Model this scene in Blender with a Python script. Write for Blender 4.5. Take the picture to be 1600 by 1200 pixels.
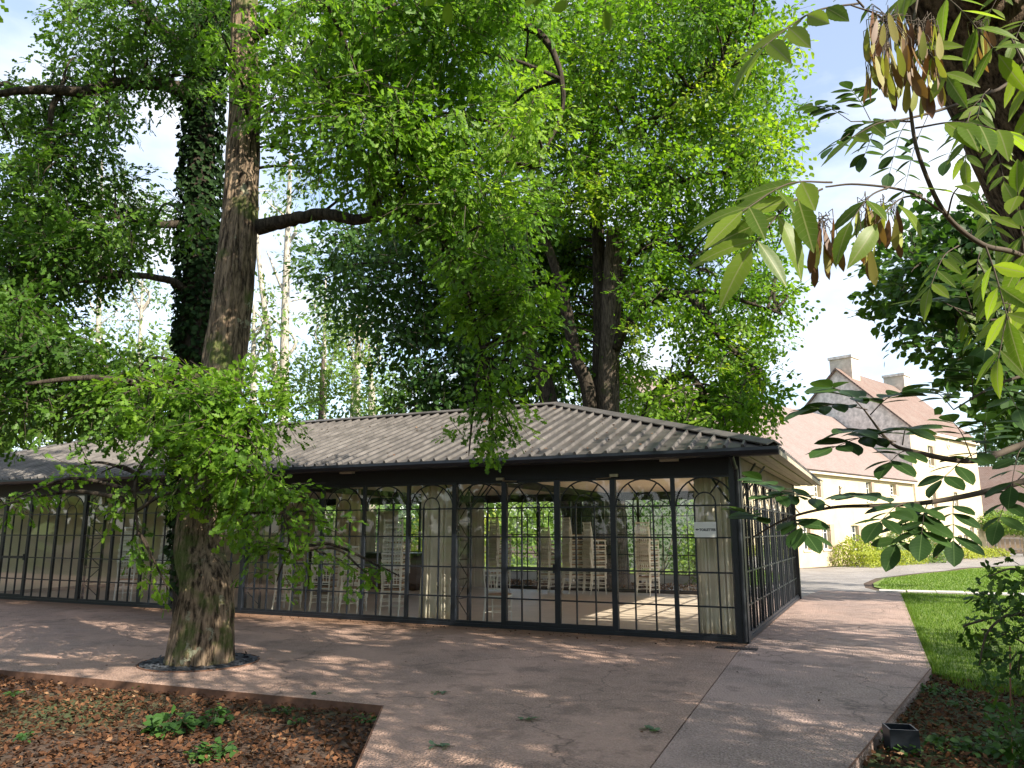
import bpy, bmesh, math, random
import numpy as np
from mathutils import Vector, Matrix, noise

for o in list(bpy.data.objects):
    bpy.data.objects.remove(o, do_unlink=True)
S = bpy.context.scene
COL = S.collection
rng = np.random.default_rng(11)
random.seed(11)

# ------------------------------------------------------------------ camera, sky, sun, exposure
CAM = np.array([1.912, -12.025, 1.6]); YAW, PITCH = -0.44, 0.189
cd = bpy.data.cameras.new('camera'); cam = bpy.data.objects.new('camera', cd); COL.objects.link(cam)
cam.location = CAM; cam.rotation_euler = (math.pi/2 + PITCH, 0, -YAW)
cd.sensor_width = 36; cd.lens = 27; cd.clip_start = 0.05; cd.clip_end = 3000
S.camera = cam

SUN_EL = math.radians(33); SUN_DIR = Vector((0.95, -0.31, 0)).normalized()
w = bpy.data.worlds.new('World'); S.world = w; w.use_nodes = True
nt = w.node_tree; nt.nodes.clear()
sky = nt.nodes.new('ShaderNodeTexSky'); sky.sky_type = 'NISHITA'; sky.sun_disc = False
sky.sun_elevation = SUN_EL; sky.sun_rotation = math.atan2(SUN_DIR.x, SUN_DIR.y)
sky.air_density = 1.0; sky.dust_density = 0.6; sky.ozone_density = 2.0
bg1 = nt.nodes.new('ShaderNodeBackground'); bg1.inputs[1].default_value = 0.13
bg2 = nt.nodes.new('ShaderNodeBackground'); bg2.inputs[0].default_value = (0.97, 0.985, 1, 1); bg2.inputs[1].default_value = 0.60
tc = nt.nodes.new('ShaderNodeTexCoord'); mp = nt.nodes.new('ShaderNodeMapping'); mp.inputs['Scale'].default_value = (1.6, 1.6, 4.2); mp.inputs['Location'].default_value = (3.3, 1.9, 0.6)
cn = nt.nodes.new('ShaderNodeTexNoise'); cn.inputs['Scale'].default_value = 1.7; cn.inputs['Detail'].default_value = 7; cn.inputs['Roughness'].default_value = 0.55
cr = nt.nodes.new('ShaderNodeValToRGB'); cr.color_ramp.elements[0].position = 0.42; cr.color_ramp.elements[1].position = 0.72
cr.color_ramp.elements[0].color = (0.22, 0.22, 0.22, 1)
mx = nt.nodes.new('ShaderNodeMixShader'); wo = nt.nodes.new('ShaderNodeOutputWorld')
L = nt.links.new
L(tc.outputs['Generated'], mp.inputs[0]); L(mp.outputs[0], cn.inputs['Vector']); L(cn.outputs[0], cr.inputs[0])
L(cr.outputs[0], mx.inputs[0]); L(sky.outputs[0], bg1.inputs[0]); L(bg1.outputs[0], mx.inputs[1]); L(bg2.outputs[0], mx.inputs[2]); L(mx.outputs[0], wo.inputs[0])

sd = bpy.data.lights.new('sun', 'SUN'); sd.energy = 5.0; sd.angle = math.radians(0.55); sd.color = (1, 0.91, 0.76)
sun = bpy.data.objects.new('sun', sd); COL.objects.link(sun)
tosun = Vector((SUN_DIR.x*math.cos(SUN_EL), SUN_DIR.y*math.cos(SUN_EL), math.sin(SUN_EL)))
sun.rotation_euler = tosun.to_track_quat('Z', 'Y').to_euler(); sun.location = (40, -20, 40)

S.view_settings.view_transform = 'Standard'; S.view_settings.look = 'None'
S.view_settings.exposure = 1.3; S.view_settings.gamma = 1.0; S.view_settings.use_curve_mapping = False
S.render.engine = 'CYCLES'
S.cycles.use_denoising = True
S.cycles.max_bounces = 7; S.cycles.diffuse_bounces = 4; S.cycles.transmission_bounces = 4; S.cycles.transparent_max_bounces = 24
S.cycles.caustics_reflective = False; S.cycles.caustics_refractive = False

# ------------------------------------------------------------------ helpers
FW = np.array([math.sin(YAW)*math.cos(PITCH), math.cos(YAW)*math.cos(PITCH), math.sin(PITCH)])
RT = np.array([math.cos(YAW), -math.sin(YAW), 0]); UP = np.cross(RT, FW)
def at(px, py, d):
    """the point of the place seen at photograph pixel (px, py), d metres away"""
    return CAM + d*(FW + RT*(px-800)/1200 + UP*(600-py)/1200)
def seen(P, m=0):
    q = np.asarray(P) - CAM; z = q @ FW
    x = 800 + 1200*(q @ RT)/np.maximum(z, .01); y = 600 - 1200*(q @ UP)/np.maximum(z, .01)
    return (z > .1) & (x > -m) & (x < 1600+m) & (y > -m) & (y < 1200+m)

def tag(o, label=None, cat=None, group=None, kind=None):
    if label: o['label'] = label
    if cat: o['category'] = cat
    if group: o['group'] = group
    if kind: o['kind'] = kind
    return o
def link(o, parent=None):
    COL.objects.link(o)
    if parent is not None: o.parent = parent
    return o
def empty(name, loc=(0, 0, 0), rz=0):
    o = bpy.data.objects.new(name, None); link(o); o.location = loc; o.rotation_euler = (0, 0, rz); o.empty_display_size = .2
    return o
def inst(name, me, parent=None, loc=(0, 0, 0), rot=None):
    o = bpy.data.objects.new(name, me); link(o, parent); o.location = loc
    if rot is not None: o.rotation_euler = rot
    return o

class MB:
    """collects boxes, tubes, sheets; build() links them as one mesh object"""
    def __init__(s): s.v = []; s.f = []; s.n = 0
    def add(s, V, F):
        V = np.asarray(V, float).reshape(-1, 3); s.v.append(V)
        s.f += [[i + s.n for i in f] for f in F]; s.n += len(V); return s
    def box(s, x0, x1, y0, y1, z0, z1):
        return s.add([(x0,y0,z0),(x1,y0,z0),(x1,y1,z0),(x0,y1,z0),(x0,y0,z1),(x1,y0,z1),(x1,y1,z1),(x0,y1,z1)],
                     [(0,3,2,1),(4,5,6,7),(0,1,5,4),(1,2,6,5),(2,3,7,6),(3,0,4,7)])
    def tube(s, P, R, n=8, cap=True, rough=None):
        P = np.asarray(P, float); R = np.broadcast_to(np.asarray(R, float), (len(P),))
        T = np.gradient(P, axis=0); T /= np.linalg.norm(T, axis=1)[:, None] + 1e-12
        a = np.array([1, 0, 0]) if abs(T[0][0]) < .8 else np.array([0, 1, 0])
        N = a - T[0]*(a @ T[0]); N /= np.linalg.norm(N)
        th = np.arange(n)*2*math.pi/n; V = np.zeros((len(P), n, 3))
        for i in range(len(P)):
            N = N - T[i]*(N @ T[i]); N /= np.linalg.norm(N) + 1e-12
            B = np.cross(T[i], N); r = R[i]
            rr = r*(1 + rough(th, P[i], r)) if rough else np.full(n, r)
            V[i] = P[i] + rr[:, None]*(np.cos(th)[:, None]*N + np.sin(th)[:, None]*B)
        F = [(i*n+j, i*n+(j+1) % n, (i+1)*n+(j+1) % n, (i+1)*n+j) for i in range(len(P)-1) for j in range(n)]
        if cap: F += [tuple(range(n))[::-1], tuple((len(P)-1)*n + j for j in range(n))]
        return s.add(V, F)
    def bar(s, a, b, r):  # thin straight square bar
        return s.tube([a, b], r, 4)
    def mesh(s, name, mat, smooth=False):
        me = bpy.data.meshes.new(name); V = np.concatenate(s.v)
        me.from_pydata(V.tolist(), [], s.f); me.materials.append(mat)
        if smooth: me.polygons.foreach_set('use_smooth', np.ones(len(me.polygons), bool))
        me.update(); return me
    def build(s, name, mat, parent=None, smooth=False):
        return inst(name, s.mesh(name, mat, smooth), parent)

def npmesh(name, V, faces_idx, counts, mat, parent=None, v=None, smooth=False):
    """faces_idx: flat vertex indices; counts: verts per face; v: one value per face"""
    me = bpy.data.meshes.new(name)
    me.vertices.add(len(V)); me.vertices.foreach_set('co', np.ascontiguousarray(V, np.float32).ravel())
    me.loops.add(len(faces_idx)); me.loops.foreach_set('vertex_index', np.ascontiguousarray(faces_idx, np.int32))
    st = np.concatenate([[0], np.cumsum(counts)[:-1]]).astype(np.int32)
    me.polygons.add(len(counts)); me.polygons.foreach_set('loop_start', st)
    me.update(calc_edges=True)
    if v is not None:
        a = me.attributes.new('v', 'FLOAT', 'FACE'); a.data.foreach_set('value', np.asarray(v, np.float32))
    if smooth: me.polygons.foreach_set('use_smooth', np.ones(len(counts), bool))
    me.materials.append(mat)
    return inst(name, me, parent)

def spline(P, n=8):
    P = np.asarray(P, float); out = []
    Q = np.vstack([2*P[0]-P[1], P, 2*P[-1]-P[-2]])
    for i in range(1, len(Q)-2):
        for k in range(n):
            t = k/n
            out.append(.5*((2*Q[i]) + (-Q[i-1]+Q[i+1])*t + (2*Q[i-1]-5*Q[i]+4*Q[i+1]-Q[i+2])*t*t + (-Q[i-1]+3*Q[i]-3*Q[i+1]+Q[i+2])*t**3))
    out.append(P[-1]); return np.array(out)

# ------------------------------------------------------------------ materials
def nodes(name):
    m = bpy.data.materials.new(name); m.use_nodes = True
    return m, m.node_tree, m.node_tree.nodes['Principled BSDF']
def rgba(c): return (c[0], c[1], c[2], 1)
def texco(nt, scale=(1, 1, 1), world=False):
    c = nt.nodes.new('ShaderNodeTexCoord'); mpp = nt.nodes.new('ShaderNodeMapping'); mpp.inputs['Scale'].default_value = scale
    if world:
        g = nt.nodes.new('ShaderNodeNewGeometry'); nt.links.new(g.outputs['Position'], mpp.inputs[0])
    else: nt.links.new(c.outputs['Object'], mpp.inputs[0])
    return mpp.outputs[0]
def noise_n(nt, vec, scale, detail=4, rough=.55):
    n = nt.nodes.new('ShaderNodeTexNoise'); n.inputs['Scale'].default_value = scale; n.inputs['Detail'].default_value = detail
    n.inputs['Roughness'].default_value = rough; nt.links.new(vec, n.inputs['Vector']); return n.outputs[0]
def ramp(nt, fac, stops):
    r = nt.nodes.new('ShaderNodeValToRGB'); e = r.color_ramp.elements
    while len(e) < len(stops): e.new(.5)
    for k, (p, c) in zip(e, stops): k.position = p; k.color = rgba(c) if len(c) == 3 else c
    nt.links.new(fac, r.inputs[0]); return r.outputs[0]
def mixc(nt, fac, a, b, mode='MIX'):
    m = nt.nodes.new('ShaderNodeMix'); m.data_type = 'RGBA'; m.blend_type = mode
    for i, x in ((0, fac), (6, a), (7, b)):
        if isinstance(x, (int, float)): m.inputs[i].default_value = x
        elif isinstance(x, tuple): m.inputs[i].default_value = rgba(x)
        else: nt.links.new(x, m.inputs[i])
    return m.outputs[2]
def bump(nt, h, bs, strength=.4, dist=.01):
    b = nt.nodes.new('ShaderNodeBump'); b.inputs['Strength'].default_value = strength; b.inputs['Distance'].default_value = dist
    nt.links.new(h, b.inputs['Height']); nt.links.new(b.outputs[0], bs.inputs['Normal'])
def simple(name, c, rough=.6, metal=0, var=.25, scale=6, bmp=0, world=False, sc=(1, 1, 1)):
    m, nt, b = nodes(name); v = texco(nt, sc, world)
    f = noise_n(nt, v, scale, 5, .6)
    d = tuple(x*(1-var) for x in c); l = tuple(min(1, x*(1+var)) for x in c)
    nt.links.new(ramp(nt, f, [(.3, d), (.7, l)]), b.inputs['Base Color'])
    b.inputs['Roughness'].default_value = rough; b.inputs['Metallic'].default_value = metal
    if bmp: bump(nt, noise_n(nt, v, scale*6, 4), b, bmp)
    return m
def leafmat(name, cols, trans=.38, rough=.5, tcol=1.5):
    m, nt, b = nodes(name)
    a = nt.nodes.new('ShaderNodeAttribute'); a.attribute_name = 'v'
    k = len(cols); c = ramp(nt, a.outputs['Fac'], [(i/(k-1) if k > 1 else 0, x) for i, x in enumerate(cols)])
    nt.links.new(c, b.inputs['Base Color']); b.inputs['Roughness'].default_value = rough
    b.inputs['Specular IOR Level'].default_value = .08 if rough > .55 else .3
    t = nt.nodes.new('ShaderNodeBsdfTranslucent'); nt.links.new(mixc(nt, 1.0, c, (tcol*1.0, tcol, tcol*.45), 'MULTIPLY'), t.inputs[0])
    x = nt.nodes.new('ShaderNodeMixShader'); x.inputs[0].default_value = trans
    out = nt.nodes['Material Output']
    nt.links.new(b.outputs[0], x.inputs[1]); nt.links.new(t.outputs[0], x.inputs[2]); nt.links.new(x.outputs[0], out.inputs[0])
    return m
def barkmat(name, c0, c1, moss=None, mossamt=.5, lich=None):
    m, nt, b = nodes(name); v = texco(nt, (1, 1, .16))
    v2 = texco(nt)
    f = noise_n(nt, v, 20, 6, .7); col = ramp(nt, f, [(.40, c0), (.60, c1)])
    if moss:
        g = noise_n(nt, v2, 1.6, 5, .65); col = mixc(nt, ramp(nt, g, [(mossamt, (0, 0, 0)), (mossamt+.1, (.8, .8, .8))]), col, moss)
    if lich:
        g = noise_n(nt, v2, 3.3, 6, .7); col = mixc(nt, ramp(nt, g, [(.60, (0, 0, 0)), (.64, (.75, .75, .75))]), col, lich)
    nt.links.new(col, b.inputs['Base Color']); b.inputs['Roughness'].default_value = .95; b.inputs['Specular IOR Level'].default_value = .15
    bump(nt, f, b, 1.0, .05); return m

M = {}
M['black'] = simple('black_steel', (.007, .010, .016), .42, 0, .3, 9, .05)
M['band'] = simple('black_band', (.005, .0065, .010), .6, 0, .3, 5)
M['roof'] = None
def m_roof():
    m, nt, b = nodes('roof_sheet'); v = texco(nt, (1, 1, 1), True)
    f = noise_n(nt, v, 1.6, 7, .65); g = noise_n(nt, texco(nt, (6, .7, 1), True), 2.2, 5)
    c = ramp(nt, f, [(.3, (.05, .045, .042)), (.55, (.095, .086, .081)), (.72, (.14, .128, .12))])
    c = mixc(nt, ramp(nt, g, [(.52, (0, 0, 0)), (.7, (.6, .6, .6))]), c, (.10, .085, .072))
    nt.links.new(c, b.inputs['Base Color']); b.inputs['Roughness'].default_value = .46; b.inputs['Metallic'].default_value = .35
    bump(nt, noise_n(nt, v, 30, 4), b, .12); return m
M['roof'] = m_roof()
M['ridge'] = simple('ridge_flashing', (.125, .114, .107), .5, .3, .45, 2.2, .1, True)
M['cream'] = simple('cream_plaster', (.74, .68, .54), .8, 0, .1, 1.5)
M['ceil'] = simple('ceiling_board', (.76, .64, .55), .7, 0, .06, 2)
M['curtain'] = simple('curtain_cloth', (.76, .69, .55), .9, 0, .08, 3)
M['sheer'] = simple('sheer_cloth', (.75, .74, .72), .9, 0, .06, 3)
M['ivory'] = simple('ivory_paint', (.80, .78, .72), .45, 0, .08, 8)
M['pad'] = simple('seat_pad', (.42, .27, .17), .8, 0, .2, 9)
M['brass'] = simple('dull_brass', (.35, .30, .20), .4, .7, .2, 20)
M['lamp'] = simple('lamp_cover', (.6, .55, .45), .3, 0, .15, 20)
M['soffit'] = simple('pale_soffit', (.36, .31, .245), .6, 0, .15, 4, .1, True)
M['white'] = simple('white_card', (.78, .78, .76), .5, 0, .03, 4)
M['ink'] = simple('dark_ink', (.03, .03, .035), .6, 0, .1, 4)
M['iron'] = simple('old_iron', (.07, .05, .045), .7, .4, .3, 12)
M['slab'] = simple('pale_stone', (.50, .47, .44), .8, 0, .2, 4, .3, True)
M['chip'] = simple('dark_chips', (.05, .055, .065), .55, 0, .5, 30, .4)
M['timber'] = simple('weathered_timber', (.40, .33, .27), .8, 0, .25, 6, .3)
M['rust'] = simple('rusty_edging', (.13, .065, .04), .85, .2, .35, 9, .3)
def m_glass():
    m, nt, b = nodes('clear_glass'); nt.nodes.remove(b)
    lw = nt.nodes.new('ShaderNodeLayerWeight'); lw.inputs[0].default_value = .5
    p = nt.nodes.new('ShaderNodeMath'); p.operation = 'POWER'; p.inputs[1].default_value = 4.0; nt.links.new(lw.outputs['Facing'], p.inputs[0])
    a = nt.nodes.new('ShaderNodeMath'); a.operation = 'MULTIPLY_ADD'; a.inputs[1].default_value = .85; a.inputs[2].default_value = .034; nt.links.new(p.outputs[0], a.inputs[0])
    t = nt.nodes.new('ShaderNodeBsdfTransparent'); t.inputs[0].default_value = (.985, .99, .985, 1)
    g = nt.nodes.new('ShaderNodeBsdfGlossy'); g.inputs['Roughness'].default_value = .015; g.inputs[0].default_value = (.95, .97, 1, 1)
    x = nt.nodes.new('ShaderNodeMixShader'); nt.links.new(a.outputs[0], x.inputs[0]); nt.links.new(t.outputs[0], x.inputs[1]); nt.links.new(g.outputs[0], x.inputs[2])
    nt.links.new(x.outputs[0], nt.nodes['Material Output'].inputs[0]); return m
M['glass'] = m_glass()
M['darkglass'] = simple('dark_window_glass', (.035, .042, .05), .12, 0, .2, 2)
def m_paving(name, a, b_, c):
    m, nt, b = nodes(name); v = texco(nt, (1, 1, 1), True)
    fine = noise_n(nt, v, 48, 4, .8); mid = noise_n(nt, v, 5.5, 6, .65); big = noise_n(nt, v, .55, 5, .6)
    vo = nt.nodes.new('ShaderNodeTexVoronoi'); vo.inputs['Scale'].default_value = 48; nt.links.new(v, vo.inputs['Vector'])
    col = ramp(nt, fine, [(.36, a), (.5, b_), (.66, c)])
    col = mixc(nt, ramp(nt, mid, [(.42, (0, 0, 0)), (.72, (.55, .55, .55))]), col, tuple(x*.55 for x in b_))
    col = mixc(nt, ramp(nt, big, [(.45, (0, 0, 0)), (.56, (.7, .7, .7))]), col, tuple(x*1.35 for x in b_))
    if 'washed' in name or 'paler' in name:
        st_ = noise_n(nt, v, 1.7, 8, .7); col = mixc(nt, ramp(nt, st_, [(.53, (0, 0, 0)), (.60, (.5, .5, .5))]), col, tuple(x*.42 for x in b_))
        sx = nt.nodes.new('ShaderNodeSeparateXYZ'); nt.links.new(v, sx.inputs[0])
        q = nt.nodes.new('ShaderNodeMath'); q.operation = 'MULTIPLY_ADD'; q.inputs[1].default_value = .9; nt.links.new(noise_n(nt, v, 1.3, 6, .7), q.inputs[0]); nt.links.new(sx.outputs[1], q.inputs[2])
        q2 = nt.nodes.new('ShaderNodeMapRange'); q2.inputs[1].default_value = -.75; q2.inputs[2].default_value = .1; nt.links.new(q.outputs[0], q2.inputs[0])
        q3 = nt.nodes.new('ShaderNodeMath'); q3.operation = 'LESS_THAN'; q3.inputs[1].default_value = .05; nt.links.new(sx.outputs[0], q3.inputs[0])
        q4 = nt.nodes.new('ShaderNodeMath'); q4.operation = 'MULTIPLY'; nt.links.new(q2.outputs[0], q4.inputs[0]); nt.links.new(q3.outputs[0], q4.inputs[1])
        q5 = nt.nodes.new('ShaderNodeMath'); q5.operation = 'MULTIPLY'; q5.inputs[1].default_value = .75; nt.links.new(q4.outputs[0], q5.inputs[0])
        col = mixc(nt, q5.outputs[0], col, (.20, .105, .055))
        wv = nt.nodes.new('ShaderNodeVectorMath'); wv.operation = 'ADD'; nz = nt.nodes.new('ShaderNodeTexNoise'); nz.inputs['Scale'].default_value = 1.5; nz.inputs['Detail'].default_value = 5; nt.links.new(v, nz.inputs['Vector']); nt.links.new(v, wv.inputs[0]); nt.links.new(nz.outputs['Color'], wv.inputs[1])
        cv = nt.nodes.new('ShaderNodeTexVoronoi'); cv.feature = 'DISTANCE_TO_EDGE'; cv.inputs['Scale'].default_value = .33; nt.links.new(wv.outputs[0], cv.inputs['Vector'])
        col = mixc(nt, ramp(nt, cv.outputs['Distance'], [(0.0, (.75, .75, .75)), (.006, (0, 0, 0))]), col, tuple(x*.25 for x in b_))
    nt.links.new(col, b.inputs['Base Color'])
    nt.links.new(ramp(nt, big, [(.4, (.55, .55, .55)), (.6, (.85, .85, .85))]), b.inputs['Roughness'])
    bump(nt, vo.outputs['Distance'], b, 1.0, .025); return m
M['pave'] = m_paving('washed_gravel_concrete', (.15, .092, .068), (.355, .232, .18), (.57, .40, .32))
M['pave2'] = m_paving('paler_gravel_concrete', (.13, .090, .076), (.345, .245, .21), (.60, .46, .40))
M['drive'] = m_paving('drive_gravel', (.13, .12, .12), (.26, .24, .23), (.40, .37, .35))
M['floor'] = simple('beige_floor', (.62, .52, .42), .5, 0, .10, 2.5, 0, True)
def m_soil():
    m, nt, b = nodes('woodland_soil'); v = texco(nt, (1, 1, 1), True)
    f = noise_n(nt, v, 14, 8, .7); g = noise_n(nt, v, .12, 5, .6)
    c = ramp(nt, f, [(.3, (.028, .018, .013)), (.5, (.07, .042, .028)), (.7, (.14, .08, .048))])
    c = mixc(nt, ramp(nt, g, [(.5, (0, 0, 0)), (.62, (1, 1, 1))]), c, (.05, .085, .02))
    nt.links.new(c, b.inputs['Base Color']); b.inputs['Roughness'].default_value = .95; bump(nt, f, b, .9, .04); return m
M['soil'] = m_soil()
def m_lawn():
    m, nt, b = nodes('lawn_turf'); v = texco(nt, (1, 1, 1), True)
    f = noise_n(nt, v, 40, 6, .7); g = noise_n(nt, v, .9, 5, .6)
    c = ramp(nt, f, [(.3, (.08, .125, .014)), (.7, (.18, .27, .035))])
    c = mixc(nt, ramp(nt, g, [(.5, (0, 0, 0)), (.75, (.7, .7, .7))]), c, (.19, .24, .045))
    nt.links.new(c, b.inputs['Base Color']); b.inputs['Roughness'].default_value = .9; bump(nt, f, b, .8, .03); return m
M['lawn'] = m_lawn()
def m_plaster():
    m, nt, b = nodes('limewashed_wall'); v = texco(nt)
    f = noise_n(nt, v, .9, 8, .65); g = noise_n(nt, v, 3.5, 6, .7)
    c = ramp(nt, f, [(.3, (.46, .37, .23)), (.6, (.54, .455, .305))])
    c = mixc(nt, ramp(nt, g, [(.66, (0, 0, 0)), (.72, (.5, .5, .5))]), c, (.40, .31, .20))
    nt.links.new(c, b.inputs['Base Color']); b.inputs['Roughness'].default_value = .9; bump(nt, g, b, .4, .02); return m
M['plaster'] = m_plaster()
def m_tiles(name, c0, c1, c2):
    m, nt, b = nodes(name); v = texco(nt, (1, 1, 1))
    br = nt.nodes.new('ShaderNodeTexBrick'); br.inputs['Scale'].default_value = 1; br.inputs['Brick Width'].default_value = .22; br.inputs['Row Height'].default_value = .14
    br.inputs['Mortar Size'].default_value = .012; br.inputs['Color1'].default_value = rgba(c0); br.inputs['Color2'].default_value = rgba(c1); br.inputs['Mortar'].default_value = rgba(tuple(x*.4 for x in c0))
    uv = nt.nodes.new('ShaderNodeUVMap'); nt.links.new(uv.outputs[0], br.inputs['Vector'])
    f = noise_n(nt, v, .8, 7, .7); c = mixc(nt, ramp(nt, f, [(.42, (0, 0, 0)), (.7, (.75, .75, .75))]), br.outputs[0], c2)
    nt.links.new(c, b.inputs['Base Color']); b.inputs['Roughness'].default_value = .85; bump(nt, br.outputs['Fac'], b, -.5, .03); return m
M['tiles'] = m_tiles('clay_roof_tiles', (.165, .105, .085), (.21, .14, .115), (.185, .145, .125))
M['tiles2'] = m_tiles('old_pink_tiles', (.215, .155, .14), (.255, .19, .172), (.22, .18, .168))
M['rubble'] = simple('rubble_stone', (.64, .58, .54), .9, 0, .35, 3, .6)
M['chimney'] = simple('chimney_stone', (.55, .48, .40), .9, 0, .2, 3, .4)
M['doorwood'] = simple('orange_door_wood', (.42, .17, .06), .6, 0, .2, 5)
M['barkoak'] = barkmat('oak_bark', (.030, .022, .016), (.285, .21, .145), (.075, .11, .025), .53, (.30, .31, .22))
M['barkdark'] = barkmat('dark_bark', (.022, .018, .014), (.075, .06, .046), (.05, .06, .02), .62)
M['barkgrey'] = barkmat('grey_brown_bark', (.05, .04, .032), (.17, .135, .105), (.08, .09, .04), .6)
M['barkpale'] = barkmat('pale_bark', (.30, .27, .23), (.55, .50, .44))
M['barkash'] = barkmat('ash_bark', (.025, .018, .013), (.20, .145, .10), (.20, .12, .03), .63)
M['twig'] = simple('twig_bark', (.06, .045, .032), .9, 0, .3, 20)
M['cut'] = simple('cut_wood', (.50, .40, .28), .8, 0, .2, 9)
# leaf colours are the leaves' own, but oakdark also puts shade into T2's low band
M['oak'] = leafmat('oak_leaves', [(.056, .128, .014), (.100, .212, .020), (.160, .295, .03), (.25, .385, .05)], .52)
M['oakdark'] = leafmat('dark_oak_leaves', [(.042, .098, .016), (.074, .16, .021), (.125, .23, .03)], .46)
M['lime'] = leafmat('lime_leaves', [(.058, .135, .013), (.105, .22, .018), (.185, .315, .025), (.30, .38, .04)], .54)
M['chest'] = leafmat('dark_chestnut_leaves', [(.025, .066, .014), (.046, .108, .019), (.09, .165, .026)], .40)
M['pale'] = leafmat('pale_wood_leaves', [(.09, .17, .06), (.15, .24, .09), (.22, .28, .12)], .45)
M['ivy'] = leafmat('ivy_leaves', [(.008, .020, .007), (.015, .036, .011), (.03, .058, .018)], .15, .6)
M['ash'] = leafmat('ash_leaflets', [(.065, .125, .018), (.115, .19, .022), (.18, .26, .03)], .55, .42, 1.7)
M['walnut'] = leafmat('round_leaflets', [(.022, .052, .014), (.035, .08, .02), (.06, .12, .028)], .32, .42)
M['shrub'] = leafmat('shrub_leaves', [(.07, .13, .03), (.13, .22, .04), (.22, .30, .06)], .35)
M['gold'] = leafmat('golden_shrub_leaves', [(.16, .22, .03), (.28, .33, .045), (.38, .40, .06)], .35)
M['blue'] = leafmat('grey_green_leaves', [(.10, .17, .10), (.17, .25, .15), (.26, .33, .20)], .3)
M['brown'] = leafmat('russet_leaves', [(.07, .055, .025), (.12, .08, .035), (.10, .11, .04)], .3)
M['dead'] = leafmat('dead_leaves', [(.035, .020, .014), (.085, .041, .023), (.17, .08, .04), (.30, .19, .11)], .15, .75, 1.2)
M['grass'] = leafmat('grass_blades', [(.05, .10, .012), (.10, .19, .02), (.19, .26, .045)], .4)
M['pod'] = leafmat('ash_seed_pods', [(.115, .05, .024), (.18, .105, .038), (.24, .23, .05), (.28, .32, .07)], .35, .5)
M['weed'] = leafmat('weed_leaves', [(.025, .065, .016), (.045, .105, .022), (.09, .17, .032)], .3)

# ------------------------------------------------------------------ foliage tools
def mirror(half):
    """a leaf of two half blades folded along the midrib; half = outline points (u, v) from stalk to tip"""
    k = len(half); V = [(u, v, .18*v) for u, v in half] + [(u, -v, .18*v) for u, v in half[1:-1]]
    A = list(range(k)); B = [0] + [k + i for i in range(k-2)] + [k-1]
    return np.array(V, float), [A, B[::-1]]
OAK = mirror([(0, 0), (.25, .13), (.36, .08), (.5, .27), (.62, .14), (.78, .27), (.86, .13), (1, 0)])
OAK2 = mirror([(0, 0), (.35, .24), (.5, .12), (.75, .28), (1, 0)])
OVAL = mirror([(0, 0), (.3, .24), (.65, .26), (1, 0)])
ROUND = mirror([(0, 0), (.2, .35), (.6, .42), (1, 0)])
DIA = (np.array([(0, 0, 0), (.5, .28, .05), (1, 0, 0), (.5, -.28, .05)], float), [[0, 1, 2, 3]])
def unit(a): return a/(np.linalg.norm(a, axis=-1, keepdims=True) + 1e-9)
def leaf_geo(pos, d, nrm, size, shape):
    SV, SF = shape; d = unit(d); side = unit(np.cross(nrm, d)); n2 = np.cross(d, side)
    V = pos[:, None] + size[:, None, None]*(SV[None, :, 0:1]*d[:, None] + SV[None, :, 1:2]*side[:, None] + SV[None, :, 2:3]*n2[:, None])
    k = len(SV); flat = np.concatenate([np.array(f) for f in SF]); cnt = np.array([len(f) for f in SF])
    idx = (np.arange(len(pos))[:, None]*k + flat[None]).ravel(); counts = np.tile(cnt, len(pos))
    return V.reshape(-1, 3), idx, counts
def put_leaves(name, pos, d, nrm, size, shape, mat, parent, v):
    V, idx, c = leaf_geo(pos, d, nrm, size, shape)
    return npmesh(name, V, idx, c, mat, parent, np.repeat(v, len(shape[1])))
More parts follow.
